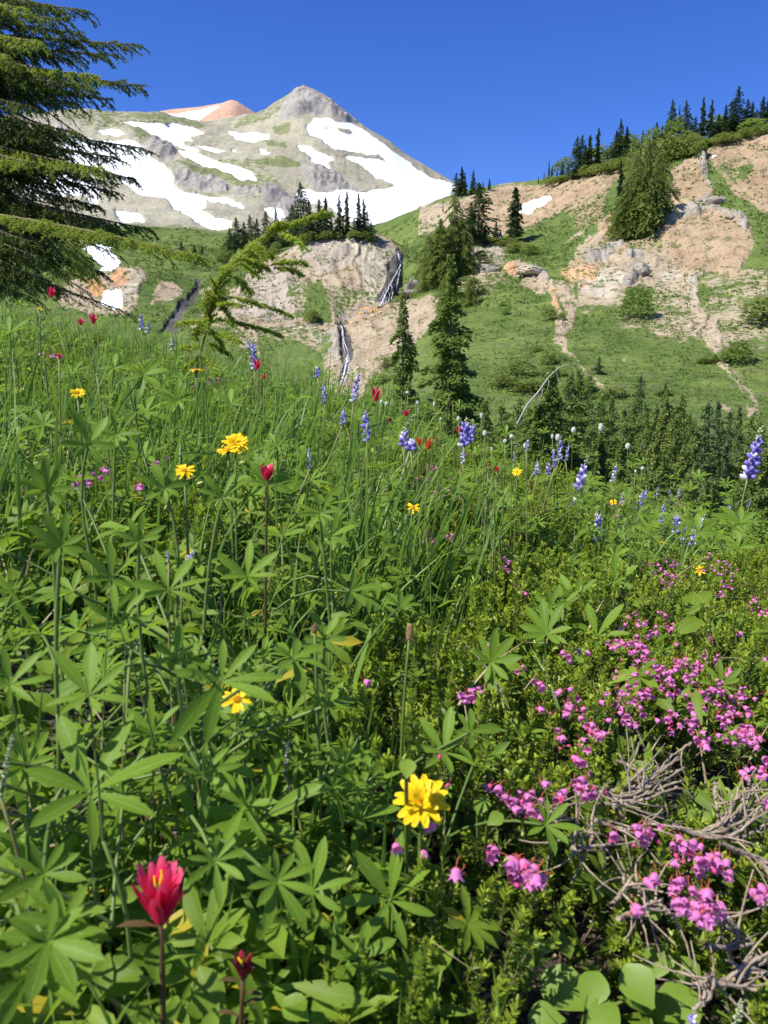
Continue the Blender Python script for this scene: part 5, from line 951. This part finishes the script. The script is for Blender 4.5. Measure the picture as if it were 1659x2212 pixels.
def daisy(px, py, spx, h, face, look, hero=False, n=14, double=False, seed=0, cat='yellow flower'):
    r = np.random.default_rng(seed+5); q, b0 = place(px, py, h); root = thing('yellow_daisy', look, cat, b0); q = q-b0; d = q[1]+b0[1]; s = spx*.5*d/F
    tc = norm(-(q+b0)); nrm = norm(np.array([0, 0, 1.])*(1-face)+tc*face+r.normal(0, .06, 3)); R = rot_to(nrm, [.3, .2, 1.])
    neck = q-nrm*s*.25
    obj('stem', MB().add(*tube(bez((0, 0, 0), neck*.5+r.normal(0, .006, 3), neck, 8), np.linspace(.0018, .0013, 8), 6)).mesh('stem', M_STEM), root)
    cal = MB()
    for a in np.linspace(0, 6.283, 12, endpoint=False):
        dd = R@np.array([math.cos(a), math.sin(a), .2]); C_ = np.stack([neck, neck+dd*s*.28-nrm*s*.02, q+dd*s*.30+nrm*s*.02])[None]; cal.add(*strips(C_, np.cross(nrm, dd)[None, None]*s*.07*np.array([1, 1, .2])[None, :, None]))
    obj('calyx', cal.mesh('calyx', M_STEM), root); obj('disc', DISC, root, M=M4(R, q, s*(.8 if double else 1)))
    rows = [(n, 1.0, .12)]+([(n, .78, .42), (n-3, .55, .75)] if double else [])
    for cnt, L, el in rows:
        for i in range(cnt):
            a = 6.283*(i+.3*r.normal())/cnt+L; e = el+r.normal(0, .15); dd = np.array([math.cos(a)*math.cos(e), math.sin(a)*math.cos(e), math.sin(e)]); x_ = np.array([-math.sin(a), math.cos(a), r.normal(0, .15)]); x_ = norm(x_-dd*(x_@dd)); z_ = np.cross(x_, dd); x_, z_ = (x_, z_) if z_[2] > 0 else (-x_, -z_)
            obj('petal', PETAL, root, M=M4(R@np.stack([x_, dd, z_], 1), q+R@(dd*.10)*s, s*L*(.92+.12*r.random())))
    return root
daisy(910, 1733, 122, .15, .55, 'large double yellow flower with ragged petals in the lower middle', n=15, double=True, seed=1)
daisy(512, 1512, 64, .16, .55, 'yellow flower half hidden behind a dark lupine leaf at mid left', n=12, seed=2)
daisy(508, 960, 56, .27, .45, 'upper and larger of the pair of yellow flowers left of centre', n=18, double=True, seed=3)
daisy(492, 973, 44, .265, .2, 'lower and smaller of the pair of yellow flowers left of centre', n=14, seed=4)
daisy(398, 1018, 46, .26, .3, 'yellow flower among lupine leaves below the pair of yellow flowers', n=16, seed=5)
daisy(424, 800, 30, .30, .15, 'yellow flower standing in front of the pink heather at upper left', n=14, seed=6)
daisy(286, 796, 30, .29, -.2, 'yellow flower seen edge-on behind grass at upper left', n=12, seed=7)
daisy(168, 849, 30, .29, .4, 'small yellow flower on a thin stem near the left edge', n=14, seed=8)
daisy(892, 1097, 32, .22, .35, 'yellow flower among long grass in the middle of the meadow', n=8, seed=9)
daisy(1117, 1020, 22, .26, .4, 'tiny yellow flower beside the orange paintbrush on the crest', n=12, seed=10)
daisy(1510, 1232, 27, .18, .6, 'small yellow star flower between pink heather at right', n=8, seed=11)
daisy(87, 668, 14, .32, .3, 'tiny yellow-orange flower at upper left below the paintbrush', n=8, seed=12)
daisy(1325, 1085, 16, .26, .4, 'tiny orange-yellow flower on the crest left of the lupine cluster', n=10, seed=13)

# ================================================================ paintbrushes
def bract_mb(r, w=.13):
    t = np.linspace(0, 1, 7)[None, :, None]; C = np.array([0, 1., 0])*t+np.array([0, 0, 1.])*(.20*t**2); W = np.array([1., 0, 0])*w*np.array([.5, .8, 1, 1.05, .95, .8, .35])[None, :, None]
    return MB().add(*strips(C, W, np.array([0, 0, 1.])*.6*np.abs(W[..., :1])))
BRACT = bract_mb(RNG).mesh('bract', M_RED); BRACTD = variant(BRACT, [petmat('dark_bract', (.30, .02, .03), (.42, .03, .05), .2)])
BRACTO = variant(BRACT, [petmat('orange_bract', (.70, .10, .03), (.80, .20, .06), .3)])
def paintbrush(px, py, wpx, hpx, h, look, dark=False, orange=False, nb=16, seed=0, lf=3):
    r = np.random.default_rng(seed+31); q, b0 = place(px, py+hpx*.4, h); b0 = b0+np.array([-.008, 0, 0]); b0[2] = float(g(b0[0], b0[1]))
    root = thing('paintbrush_flower', look, 'red paintbrush', b0); q = q-b0; d = q[1]+b0[1]; H = hpx*d/F; Wd = wpx*d/F
    st = MB().add(*tube(bez((0, 0, 0), q*.5+r.normal(0, .004, 3), q, 8), np.linspace(.0017, .0012, 8)*(1 if wpx > 30 else .8), 6)).add(*tube([q, q+np.array([0, 0, H*.7])], [.0016, .001], 5)); obj('stem', st.mesh('stem', M_REDL if wpx > 40 else M_RSTEM), root)
    me = BRACTD if dark else BRACTO if orange else BRACT
    for i in range(nb):
        f = i/nb; a = i*2.4; out = .34*(1-f*.6); dd = norm(np.array([math.cos(a)*out, math.sin(a)*out, 1])); L = H*(.62+.15*r.random()); p = q+np.array([math.cos(a), math.sin(a), 0])*Wd*.07+np.array([0, 0, H*.42*f])
        x_ = norm(np.cross(dd, [math.cos(a), math.sin(a), 0])); 
        obj('bract', me, root, M=M4(np.stack([x_, dd, np.cross(x_, dd)], 1), p, L)@Matrix.Diagonal((max(.7, Wd/H*1.5), 1, 1, 1)))
    tube_y = MB()
    for i in range(3): tube_y.add(*tube([q+np.array([r.normal(0, Wd*.1), 0, H*.5]), q+np.array([r.normal(0, Wd*.15), -Wd*.05, H*(.84+.05*i)])], [.0006, .0004], 4))
    obj('style', tube_y.mesh('style', M_YEL), root)
    for i in range(lf):
        a = [3.3, 6.1, .3, 3.0, 4.4][i]+r.normal(0, .2); f = .985-.07*i; c = q*f; dd = norm(np.array([math.cos(a), math.sin(a)*.6-.2, .45])); L = max(Wd*.95, .012); x_ = norm(np.cross(dd, [0, 0, 1])); z_ = np.cross(x_, dd)
        V_, Q_, U_ = leaflets(np.array([0.]), np.array([1.]), np.array([.0]), .13, 8, .5, .3)
        obj('leaf', MB().add(V_, Q_, U_).mesh('leaf', M_REDL if i == 0 or dark else M_LUPD), root, M=M4(np.stack([x_, dd, z_], 1), c, L))
paintbrush(347, 1935, 105, 150, .16, 'large crimson paintbrush flower, slightly blurred, at lower left', nb=20, seed=1, lf=5)
paintbrush(525, 2088, 58, 66, .10, 'dark red paintbrush bud right of and below the large crimson one', dark=True, nb=10, seed=2, lf=4)
paintbrush(577, 1024, 44, 34, .27, 'bright red spiky paintbrush left of centre among lupine leaves', nb=18, seed=3)
for i, (px, py, w_, h_, lab, kd) in enumerate([(111, 634, 18, 22, 'red paintbrush highest on the left, above the grass', 0), (201, 691, 14, 22, 'red paintbrush in the shade at upper left, right of its twin', 0), (174, 697, 15, 14, 'small red paintbrush in the shade, left of its twin', 0), (812, 856, 22, 30, 'red paintbrush on the crest just left of the hemlock foot', 0), (877, 894, 20, 14, 'red paintbrush on the crest in front of the biggest fir', 0),
        (992, 929, 20, 16, 'red paintbrush inside the purple lupine on the crest', 0), (925, 962, 26, 24, 'orange-red paintbrush right of the two-flowered lupine', 2), (905, 955, 14, 20, 'orange-red paintbrush left of its neighbour near the crest', 2), (1073, 1014, 14, 12, 'small orange-red paintbrush left of the tiny yellow flower', 0), (556, 790, 18, 24, 'red paintbrush under the lupine spikes by the sapling', 0), (128, 770, 10, 12, 'tiny red paintbrush above the pink flowers at left', 0), (1055, 1005, 8, 8, 'tiniest orange paintbrush on the crest', 2), (570, 815, 10, 12, 'tiny red paintbrush right of the hemlock sapling foot', 0), (842, 908, 14, 10, 'low red paintbrush among leaves on the crest', 1)]):
    paintbrush(px, py, w_, h_, .29, lab, dark=kd == 1, orange=kd == 2, nb=11, seed=10+i, lf=2)

# ================================================================ bistorts, sedges
def head_mesh(mat, rr_, n=60, bump=.16, seed=1):
    r = np.random.default_rng(seed); mb = MB().add(*ell((0, 0, 0), (rr_*.8, rr_*.8, .85), 8, 6))
    for i in range(n):
        z = 1-2*(i+.5)/n; a = i*2.4; q = math.sqrt(1-z*z); mb.add(*ell((q*math.cos(a)*rr_, q*math.sin(a)*rr_, z), (bump, bump, bump*1.2), 5, 3))
    return mb.mesh('flower_head', mat)
HW = head_mesh(M_WHT, .72); HB = head_mesh(M_BRN, .42, 70, .12); HT = head_mesh(M_TAN, .45, 70, .12)
def stalk(kind, px, py, wpx, hpx, h, look, me, cat, lean=(0, 0, 1), mat=None, seed=0, thick=.0009):
    q, b0 = place(px, py, h); r = np.random.default_rng(int(px)); b0 = b0+np.array([r.normal(0, .02), .0, 0]); b0[2] = float(g(b0[0], b0[1])); root = thing(kind, look, cat, b0); q = q-b0; d = q[1]+b0[1]; s = hpx*.5*d/F
    obj('stem', MB().add(*tube(bez((0, 0, 0), q*.5+r.normal(0, .01, 3)*[1, 1, .2], q, 8), np.linspace(thick*1.3, thick, 8), 5)).mesh('stem', mat or M_STEM), root)
    obj('flower_head', me, root, M=M4(np.roll(frame(lean), -1, 1)@np.array([[0, 1, 0], [1, 0, 0], [0, 0, 1.]]) if lean != (0, 0, 1) else np.eye(3), q, s)@Matrix.Diagonal((wpx/hpx*1.15, wpx/hpx*1.15, .92, 1)))
for px, py, w_, h_ in [(1298, 923, 11, 17), (1239, 929, 11, 13), (1356, 964, 11, 14), (1040, 898, 7, 12), (1047, 936, 10, 13), (1105, 943, 10, 10), (1091, 953, 9, 9), (1205, 945, 11, 15), (1193, 943, 6, 11), (1134, 963, 8, 12), (880, 848, 8, 7), (824, 868, 7, 8), (835, 872, 8, 9), (902, 870, 6, 9), (938, 873, 6, 11), (990, 905, 8, 11), (1388, 1012, 8, 8), (1062, 970, 5, 9), (1373, 1018, 6, 7), (952, 905, 5, 6)]:
    stalk('bistort', px, py, w_, h_, .33, near('white round-headed bistort on a thin stem', px, py), HW, 'white flower')
stalk('sedge', 680, 1357, 26, 58, .22, 'dark brown fuzzy sedge head on a straight green stalk in mid meadow', HB, 'sedge', thick=.0012, lean=(.35, 0, 1))
stalk('sedge', 885, 1368, 28, 44, .2, 'light brown sedge head right of the dark brown one', HT, 'sedge', thick=.0012)
stalk('sedge', 1147, 1050, 9, 36, .26, 'brown dried seed head on the crest near the lupines', HB, 'sedge')
stalk('sedge', 978, 868, 6, 16, .34, 'thin tan seed head leaning in front of the biggest fir', HT, 'sedge', lean=(.5, 0, 1))
stalk('sedge', 1605, 1265, 34, 20, .17, 'orange-tan dried flower head at the right edge above the heather', HT, 'dried flower')
stalk('sedge', 920, 1155, 10, 36, .24, 'green-brown grass spike left of the small yellow flower in mid meadow', HB, 'sedge', lean=(.3, 0, 1))
stalk('sedge', 1290, 2075, 26, 20, .06, 'dark fuzzy seed head low in the lower right', HB, 'sedge')

# ================================================================ broad leaves at lower right
VB, QB, UB = leaflets(np.array([0.]), np.array([1.]), np.array([.12]), .40, 12, .3, .18)
VB = VB.copy(); VB[:, 0] *= 1+.05*np.sin(VB[:, 1]*34); BRD = MB().add(VB, QB, UB).mesh('leaf', M_BROAD)
BRN2 = MB().add(*leaflets(np.array([0.]), np.array([1.]), np.array([.15]), .24, 12, .45, .3)).mesh('leaf', M_LUPD)
def broad(px, py, spec, look, h=.05, me=None):
    q, b0 = place(px, py, h); root = thing('broadleaf_plant', look, 'leafy plant', b0); mb = MB(); r = np.random.default_rng(int(px+py))
    for dx, dy_, spx, ang, fc in spec:
        c, _ = place(px+dx, py+dy_, h*(1+.4*r.random())); c = c-b0; s = spx*(c[1]+b0[1])/F; a = math.radians(ang); tc = norm(-(c+b0)); nrm = norm(np.array([0, 0, 1.])*(1-fc)+tc*fc)
        R = rot_to(nrm, np.array([math.sin(a), .25, math.cos(a)])); c0 = c-R[:, 1]*s*.5; obj('leaf', me or BRD, root, M=M4(R, c0, s)); mb.add(*tube(bez((0, 0, 0), c0*.5-[0, 0, .01], c0, 5), [.0013]*5, 4, False))
    obj('stem', mb.mesh('stem', M_STEM), root)
broad(1240, 2140, [(-20, 0, 130, -50, .8), (40, 0, 95, 20, .8), (-60, 60, 90, -100, .7), (60, 60, 100, 60, .7)], 'large round-leaved plant in the sunlit soil at lower right')
broad(1420, 2120, [(-40, 10, 110, -30, .8), (40, 60, 135, 60, .7), (0, -40, 90, 20, .7), (60, -20, 80, 70, .6)], 'large round-leaved plant nearest the lower right corner')
broad(1378, 1930, [(0, -5, 90, 5, .7), (28, 40, 60, 60, .7)], 'upright bright oval leaf below the pink heather at lower right')
broad(1140, 2045, [(-18, -25, 62, -20, .8), (15, 0, 60, 40, .8), (0, 25, 60, 80, .7), (-42, 80, 60, -60, .7)], 'round-leaved plant left of the large one at lower right')
broad(1495, 1310, [(0, 0, 90, 10, .5), (25, -10, 80, 30, .5), (-35, 10, 70, -25, .5), (-10, 45, 80, 70, .6), (40, 30, 70, 60, .5)], 'broad light green leaves behind the heather at right', .12, BRN2)
broad(40, 760, [(0, 0, 40, 10, .5), (20, 5, 36, 50, .5)], 'bright broad leaves at the upper left edge in the sun', .2, BRN2)
broad(880, 1660, [(0, 0, 50, 5, .6)], 'single oval leaf just above the double yellow flower', .13)
broad(700, 2180, [(0, 0, 90, 40, .7), (-60, 0, 80, -50, .7)], 'oval leaves at the bottom edge left of centre', .05)
broad(1040, 1740, [(0, 0, 50, 20, .7), (30, 30, 45, 60, .7)], 'small oval leaves right of the double yellow flower', .09)

# ================================================================ dead twigs
def zt(*p): return [(a*.3465+1084, b*.3465+1602) for a, b in p]
TW = [zt((600, 345), (800, 320), (980, 200), (1130, 90)), zt((600, 350), (850, 320), (1050, 220), (1160, 150)), zt((620, 360), (850, 350), (1000, 290), (1140, 235)), zt((640, 340), (780, 270), (900, 150)), zt((600, 300), (660, 330), (800, 350), (930, 260)), zt((610, 370), (720, 420), (780, 490)), zt((560, 480), (700, 540), (780, 550), (840, 540)), zt((430, 700), (520, 660), (700, 630)), zt((440, 690), (450, 620), (430, 570)), zt((470, 680), (500, 610), (490, 560)),
      zt((700, 1110), (850, 1060), (980, 980)), zt((670, 1040), (760, 920), (830, 820)), zt((760, 900), (760, 860), (765, 820)), zt((1050, 500), (1200, 590), (1400, 560), (1560, 460), (1640, 370)), zt((1100, 540), (1300, 620), (1480, 560), (1600, 440), (1659, 330)), zt((1080, 520), (1250, 600), (1420, 600), (1540, 520), (1600, 420)), zt((1250, 560), (1380, 500), (1450, 400), (1480, 260)), zt((1380, 540), (1480, 450), (1520, 350), (1550, 250)), zt((1300, 560), (1420, 520), (1500, 430), (1600, 260)), zt((1400, 600), (1500, 600), (1600, 540), (1700, 500)),
      zt((1350, 620), (1500, 690), (1680, 750)), zt((1330, 990), (1420, 1100), (1490, 1190)), zt((1350, 1010), (1400, 1120), (1480, 1160)), zt((1270, 1490), (1450, 1530), (1700, 1560)), zt((1280, 1500), (1500, 1480), (1600, 1400), (1700, 1280)), zt((1250, 1260), (1400, 1300), (1600, 1250)), zt((1240, 1650), (1300, 1590), (1330, 1500), (1320, 1400)), zt((1340, 250), (1320, 330), (1350, 430), (1355, 520)), zt((1440, 1470), (1560, 1420), (1700, 1330)), zt((900, 1010), (980, 1000), (1050, 1080), (1120, 1090)), zt((860, 510), (1000, 515)), zt((300, 450), (350, 400), (380, 360)), zt((320, 500), (400, 480), (450, 480))]
TW += [[(a+1*0, b) for a, b in t_] for t_ in ([(1060, 1075), (1050, 1100), (1045, 1130)], [(1030, 1070), (1045, 1110), (1040, 1150)], [(1080, 1070), (1065, 1110), (1050, 1150)], [(1100, 1080), (1075, 1120), (1050, 1150)], [(1020, 1085), (1035, 1120), (1045, 1160)], [(1500, 1600), (1440, 1640), (1400, 1690)], [(1330, 1640), (1370, 1660), (1400, 1700)])]
TW += [[(a+dx_, b+dy__) for a, b in t_] for t_ in TW[:30:2] for dx_, dy__ in ((RNG.normal(0, 18), RNG.normal(0, 12)),)]
tp = {}
for i, pts in enumerate(TW):
    i_ = i if i < 40 else 2*(i-40); k_ = 0 if i_ in range(0, 10) or i_ in (30, 31, 32) else 1 if 13 <= i_ <= 20 or i_ == 27 else 3 if 33 <= i_ <= 37 else 4 if i_ >= 38 else 2
    pts = np.array(pts); n_ = len(pts); s_ = np.linspace(0, n_-1, n_*5); X = np.interp(s_, range(n_), pts[:, 0]); Y = np.interp(s_, range(n_), pts[:, 1])
    X = np.convolve(np.pad(X, 3, 'edge'), np.ones(7)/7, 'valid')+RNG.normal(0, 1.0, len(X)); Y = np.convolve(np.pad(Y, 3, 'edge'), np.ones(7)/7, 'valid')+RNG.normal(0, 1.0, len(Y))
    _, dd = 0, place(float(X.mean()), float(Y.mean()), .10 if k_ == 2 else .115)[0][1]; w3 = np.array([place(a, b, .105 if k_ == 2 else .12)[0] for a, b in zip(X, Y)]); w3 = P(X, Y, w3[:, 1]*.5+dd*.5)
    if k_ not in tp:
        nm_ = ['fan of bleached grey dead twigs above the dark hollow at right', 'curved sheaf of bleached dead twigs at the right edge', 'loose bleached dead twigs across the lower right soil', 'small bunch of dead stalks standing in mid meadow heather', 'dead twigs inside the pink heather at right'][k_]
        tp[k_] = thing('dead_branch', nm_, 'dead twigs', w3[0])
    L0 = np.array(tp[k_].location); th = .0016*(1+.4*RNG.random())
    obj('twig', MB().add(*tube(w3-L0, np.linspace(th, th*.45, len(w3)), 5)).mesh('twig', M_GREYT), tp[k_])
    for j in range(3):
        a_ = RNG.integers(3, len(w3)-2); p0 = w3[a_]-L0; d_ = norm(w3[a_+1]-w3[a_]+RNG.normal(0, .004, 3)); obj('twig', MB().add(*tube(bez(p0, p0+d_*.02, p0+d_*.035+RNG.normal(0, .012, 3), 5), np.linspace(th*.55, th*.25, 5), 4)).mesh('twig', M_GREYT), tp[k_])
# stones at the bottom right
for px, py, s_, lab in ((1160, 2195, 60, 'tan flat stone in the soil at the bottom edge'), (1060, 2010, 22, 'small tan stone in the soil at lower middle')):
    q, b0 = place(px, py, .01); w_ = s_*b0[1]/F; tag(obj('stone', rock_mesh('stone', 5+s_, w_*.5, w_*.7, w_*.3, plainmat('stone', (.32, .25, .17), (.5, .40, .28), 60)), loc=b0), lab, 'stone')

# ================================================================ hemlock sapling and the big hemlock at the left
def shoots_along(pts, n, L0, L1, r, down=.25, spread=.9, s0=.1):
    """side shoots off a line: starts, ends"""
    pts = np.asarray(pts); seg = np.cumsum(np.r_[0, np.linalg.norm(np.diff(pts, axis=0), axis=1)]); s = s0+(1-s0)*(np.arange(n)+r.random(n))/n
    S = np.stack([np.interp(s*seg[-1], seg, pts[:, k]) for k in range(3)], 1); e = .02; S2 = np.stack([np.interp(np.minimum(s+e, 1)*seg[-1], seg, pts[:, k]) for k in range(3)], 1); S1 = np.stack([np.interp(np.maximum(s-e, 0)*seg[-1], seg, pts[:, k]) for k in range(3)], 1)
    T = norm(S2-S1); sd = norm(np.cross(T, [0, 0, 1.])); sg = np.where(np.arange(n) % 2 == 0, 1, -1)[:, None]
    D = norm(T*.75+sd*sg*spread*(.4+.8*r.random((n, 1)))+np.array([0, 0, -1.])*down*(.3+1.4*r.random((n, 1)))+r.normal(0, .12, (n, 3)))
    L = (L0+(L1-L0)*(1-s))*(.65+.6*r.random(n)); return S, S+D*L[:, None], s
def needle_branch(parent, name, pts, rad, r, n2, l2, l2b, mats, sp=.0022, nl=.013, nw=.0009, n3=0, down=.25):
    pts = np.asarray(pts, float); wood = MB().add(*tube(pts, np.linspace(rad, rad*.25, len(pts)), 5))
    S, E, s = shoots_along(pts, n2, l2b, l2, r, down); A = [S, pts[:-1]]; B = [E, pts[1:]]
    for i in range(n2): wood.add(*tube([S[i], E[i]], [rad*.3, rad*.12], 3, False))
    if n3:
        for i in range(n2):
            ln = np.linalg.norm(E[i]-S[i]); k3 = max(2, int(n3*ln/l2)); a, b, _ = shoots_along([S[i], (S[i]+E[i])/2+[0, 0, .003], E[i]], k3, .03, .055, r, .5, 1.0, .15); A.append(a); B.append(b)
    br = obj(name, wood.mesh(name, M_TWIG), parent); V, Q, U = needles(np.concatenate(A), np.concatenate(B), sp, nl, nw, r)
    obj('needles', mkmesh('needles', V, Q, mats, U), br)['kind'] = 'stuff'
    return br
r = np.random.default_rng(88); DSAP = 3.3
stem = [(425, 800), (432, 760), (445, 715), (458, 660), (468, 620), (485, 590), (510, 560), (545, 528), (590, 500), (640, 482), (705, 460)]
w3 = np.array([P(a, b, DSAP+.06*math.sin(i)) for i, (a, b) in enumerate(stem)]); gb = np.array([w3[0, 0], DSAP, float(g(w3[0, 0], DSAP))]); w3 = np.concatenate([[gb], w3])
sap = thing('hemlock_sapling', 'young hemlock sapling bent to the right in front of the knoll', 'young tree', gb)
obj('trunk', MB().add(*tube(w3-gb, np.linspace(.0065, .002, len(w3)), 6)).mesh('trunk', M_TWIG), sap)
needle_branch(sap, 'leader', (w3-gb)[2:], .003, r, 120, .055, .035, M_SAP, .0008, .019, .0020, down=.1)
for a, b_, n_ in [((583, 574), (657, 568), 7), ((590, 580), (652, 592), 6), ((605, 505), (657, 534), 6), ((505, 598), (542, 637), 6), ((490, 640), (632, 684), 13), ((470, 690), (608, 724), 13), ((455, 700), (383, 698), 8), ((500, 645), (440, 658), 7), ((480, 635), (460, 632), 4), ((430, 750), (372, 757), 7), ((440, 740), (500, 770), 7), ((495, 590), (488, 578), 4), ((540, 530), (590, 555), 6), ((550, 520), (570, 560), 6), ((520, 560), (580, 580), 8), ((450, 700), (420, 730), 6), ((460, 660), (520, 660), 6), ((445, 720), (520, 738), 7), ((425, 770), (470, 800), 7), ((430, 780), (390, 800), 6), ((540, 540), (560, 585), 5), ((510, 565), (560, 600), 6), ((470, 640), (500, 700), 6), ((450, 710), (480, 745), 6), ((575, 505), (610, 480), 4)]:
    A_ = P(*a, DSAP+r.normal(0, .03)); B_ = P(*b_, DSAP+r.normal(0, .14)); pts = bez(A_, (A_+B_)/2+[0, 0, .02], B_, 7)-gb
    needle_branch(sap, 'branch', pts, .0022, r, n_*2+4, .045, .022, M_SAP, .0008, .018, .0020)
# the big hemlock: trunk just outside the left edge
DT = 5.4; tb = P(-150, 700, DT); tb[2] = float(g(tb[0], tb[1])); big = thing('hemlock_tree', 'big dark mountain hemlock reaching in from the left edge', 'hemlock tree', tb)
obj('trunk', MB().add(*tube([(0, 0, -.2), (.02, 0, 1.2), (0, 0, 2.6), (-.03, 0, 4.2), (-.02, 0, 5.2)], [.11, .10, .08, .05, .015], 10)).mesh('trunk', M_BARK), big)
BB = [(192, 24, -40, 5.3, 0), (180, 75, 0, 5.2, 0), (150, 45, -30, 5.0, 0), (300, 97, 60, 5.2, 0), (250, 120, 90, 5.5, 0), (310, 185, 110, 5.2, 0), (215, 165, 90, 4.9, 1), (195, 185, 120, 4.8, 0), (170, 225, 140, 5.1, 0), (165, 285, 190, 4.8, 0), (235, 215, 120, 5.6, 0), (310, 320, 230, 5.2, 0), (250, 340, 250, 5.0, 0), (240, 395, 270, 5.2, 0), (295, 388, 260, 5.7, 0), (250, 415, 300, 5.3, 0), (225, 365, 260, 4.7, 1), (215, 445, 330, 5.1, 0), (325, 495, 370, 5.2, 0), (270, 500, 380, 5.5, 0), (220, 480, 350, 5.0, 0), (200, 560, 420, 5.1, 0), (225, 590, 430, 5.3, 0), (160, 590, 470, 5.0, 0), (130, 620, 500, 4.9, 0), (90, 600, 470, 4.8, 0), (60, 20, -60, 4.9, 1), (90, 90, 20, 4.7, 1), (80, 160, 90, 5.0, 0), (70, 230, 150, 4.8, 0), (100, 300, 200, 4.9, 0), (60, 350, 260, 4.7, 1), (110, 400, 300, 5.4, 0), (60, 450, 350, 5.1, 0), (60, 520, 420, 4.9, 0), (120, 520, 400, 5.3, 0), (30, 590, 480, 4.9, 0), (20, 120, 60, 4.7, 1), (30, 300, 230, 5.2, 0), (30, 420, 330, 5.3, 0), (150, 130, 50, 5.3, 0), (140, 345, 250, 5.3, 0), (150, 470, 370, 5.2, 0), (120, 200, 110, 5.4, 0), (60, 640, 540, 5.1, 0), (120, 15, -80, 5.2, 0), (100, 560, 440, 4.7, 0), (170, 520, 400, 5.5, 0)]
r = np.random.default_rng(99)
for i, (tx, ty, sy, dt_, lt) in enumerate(BB):
    A_ = np.array([tb[0], tb[1], P(-150, sy, tb[1])[2]]); B_ = P(tx, ty, dt_); M_ = A_*.4+B_*.6; M_[2] = B_[2]*.75+A_[2]*.25+.02
    pts = bez(A_, M_, B_, 12); L = np.linalg.norm(B_-A_)
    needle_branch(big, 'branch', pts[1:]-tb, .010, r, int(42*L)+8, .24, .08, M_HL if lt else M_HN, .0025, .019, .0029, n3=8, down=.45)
for i in range(34):   # the dense lower left side
    tx, ty = r.uniform(-20, 190), r.uniform(180, 640); BBd = r.uniform(4.9, 6.2); A_ = np.array([tb[0], tb[1], P(-150, ty-r.uniform(40, 150), tb[1])[2]]); B_ = P(tx, ty, BBd)
    needle_branch(big, 'branch', bez(A_, (A_+B_)/2+[0, 0, .02], B_, 9)[1:]-tb, .008, r, 30, .24, .10, M_HN, .0034, .015, .0019, n3=7, down=.6)
for i in range(40):   # the sides turned away from the camera, which shade the meadow
    a = r.uniform(-2.6, 3.7) if i % 2 else r.uniform(1.2, 4.4); zz = r.uniform(.9, 4.6); L = 1.35*(1-zz/6.2)+.15; A_ = np.array([0, 0, zz]); B_ = A_+[math.cos(a)*L, abs(math.sin(a))*L*.9+.1, -.25*L]
    needle_branch(big, 'branch', bez(A_, (A_+B_)/2+[0, 0, .12], B_, 8), .010, r, 22, .28, .12, M_HN, .0060, .018, .0030, n3=5, down=.5)
# low branch, its sunlight put into the needle colour
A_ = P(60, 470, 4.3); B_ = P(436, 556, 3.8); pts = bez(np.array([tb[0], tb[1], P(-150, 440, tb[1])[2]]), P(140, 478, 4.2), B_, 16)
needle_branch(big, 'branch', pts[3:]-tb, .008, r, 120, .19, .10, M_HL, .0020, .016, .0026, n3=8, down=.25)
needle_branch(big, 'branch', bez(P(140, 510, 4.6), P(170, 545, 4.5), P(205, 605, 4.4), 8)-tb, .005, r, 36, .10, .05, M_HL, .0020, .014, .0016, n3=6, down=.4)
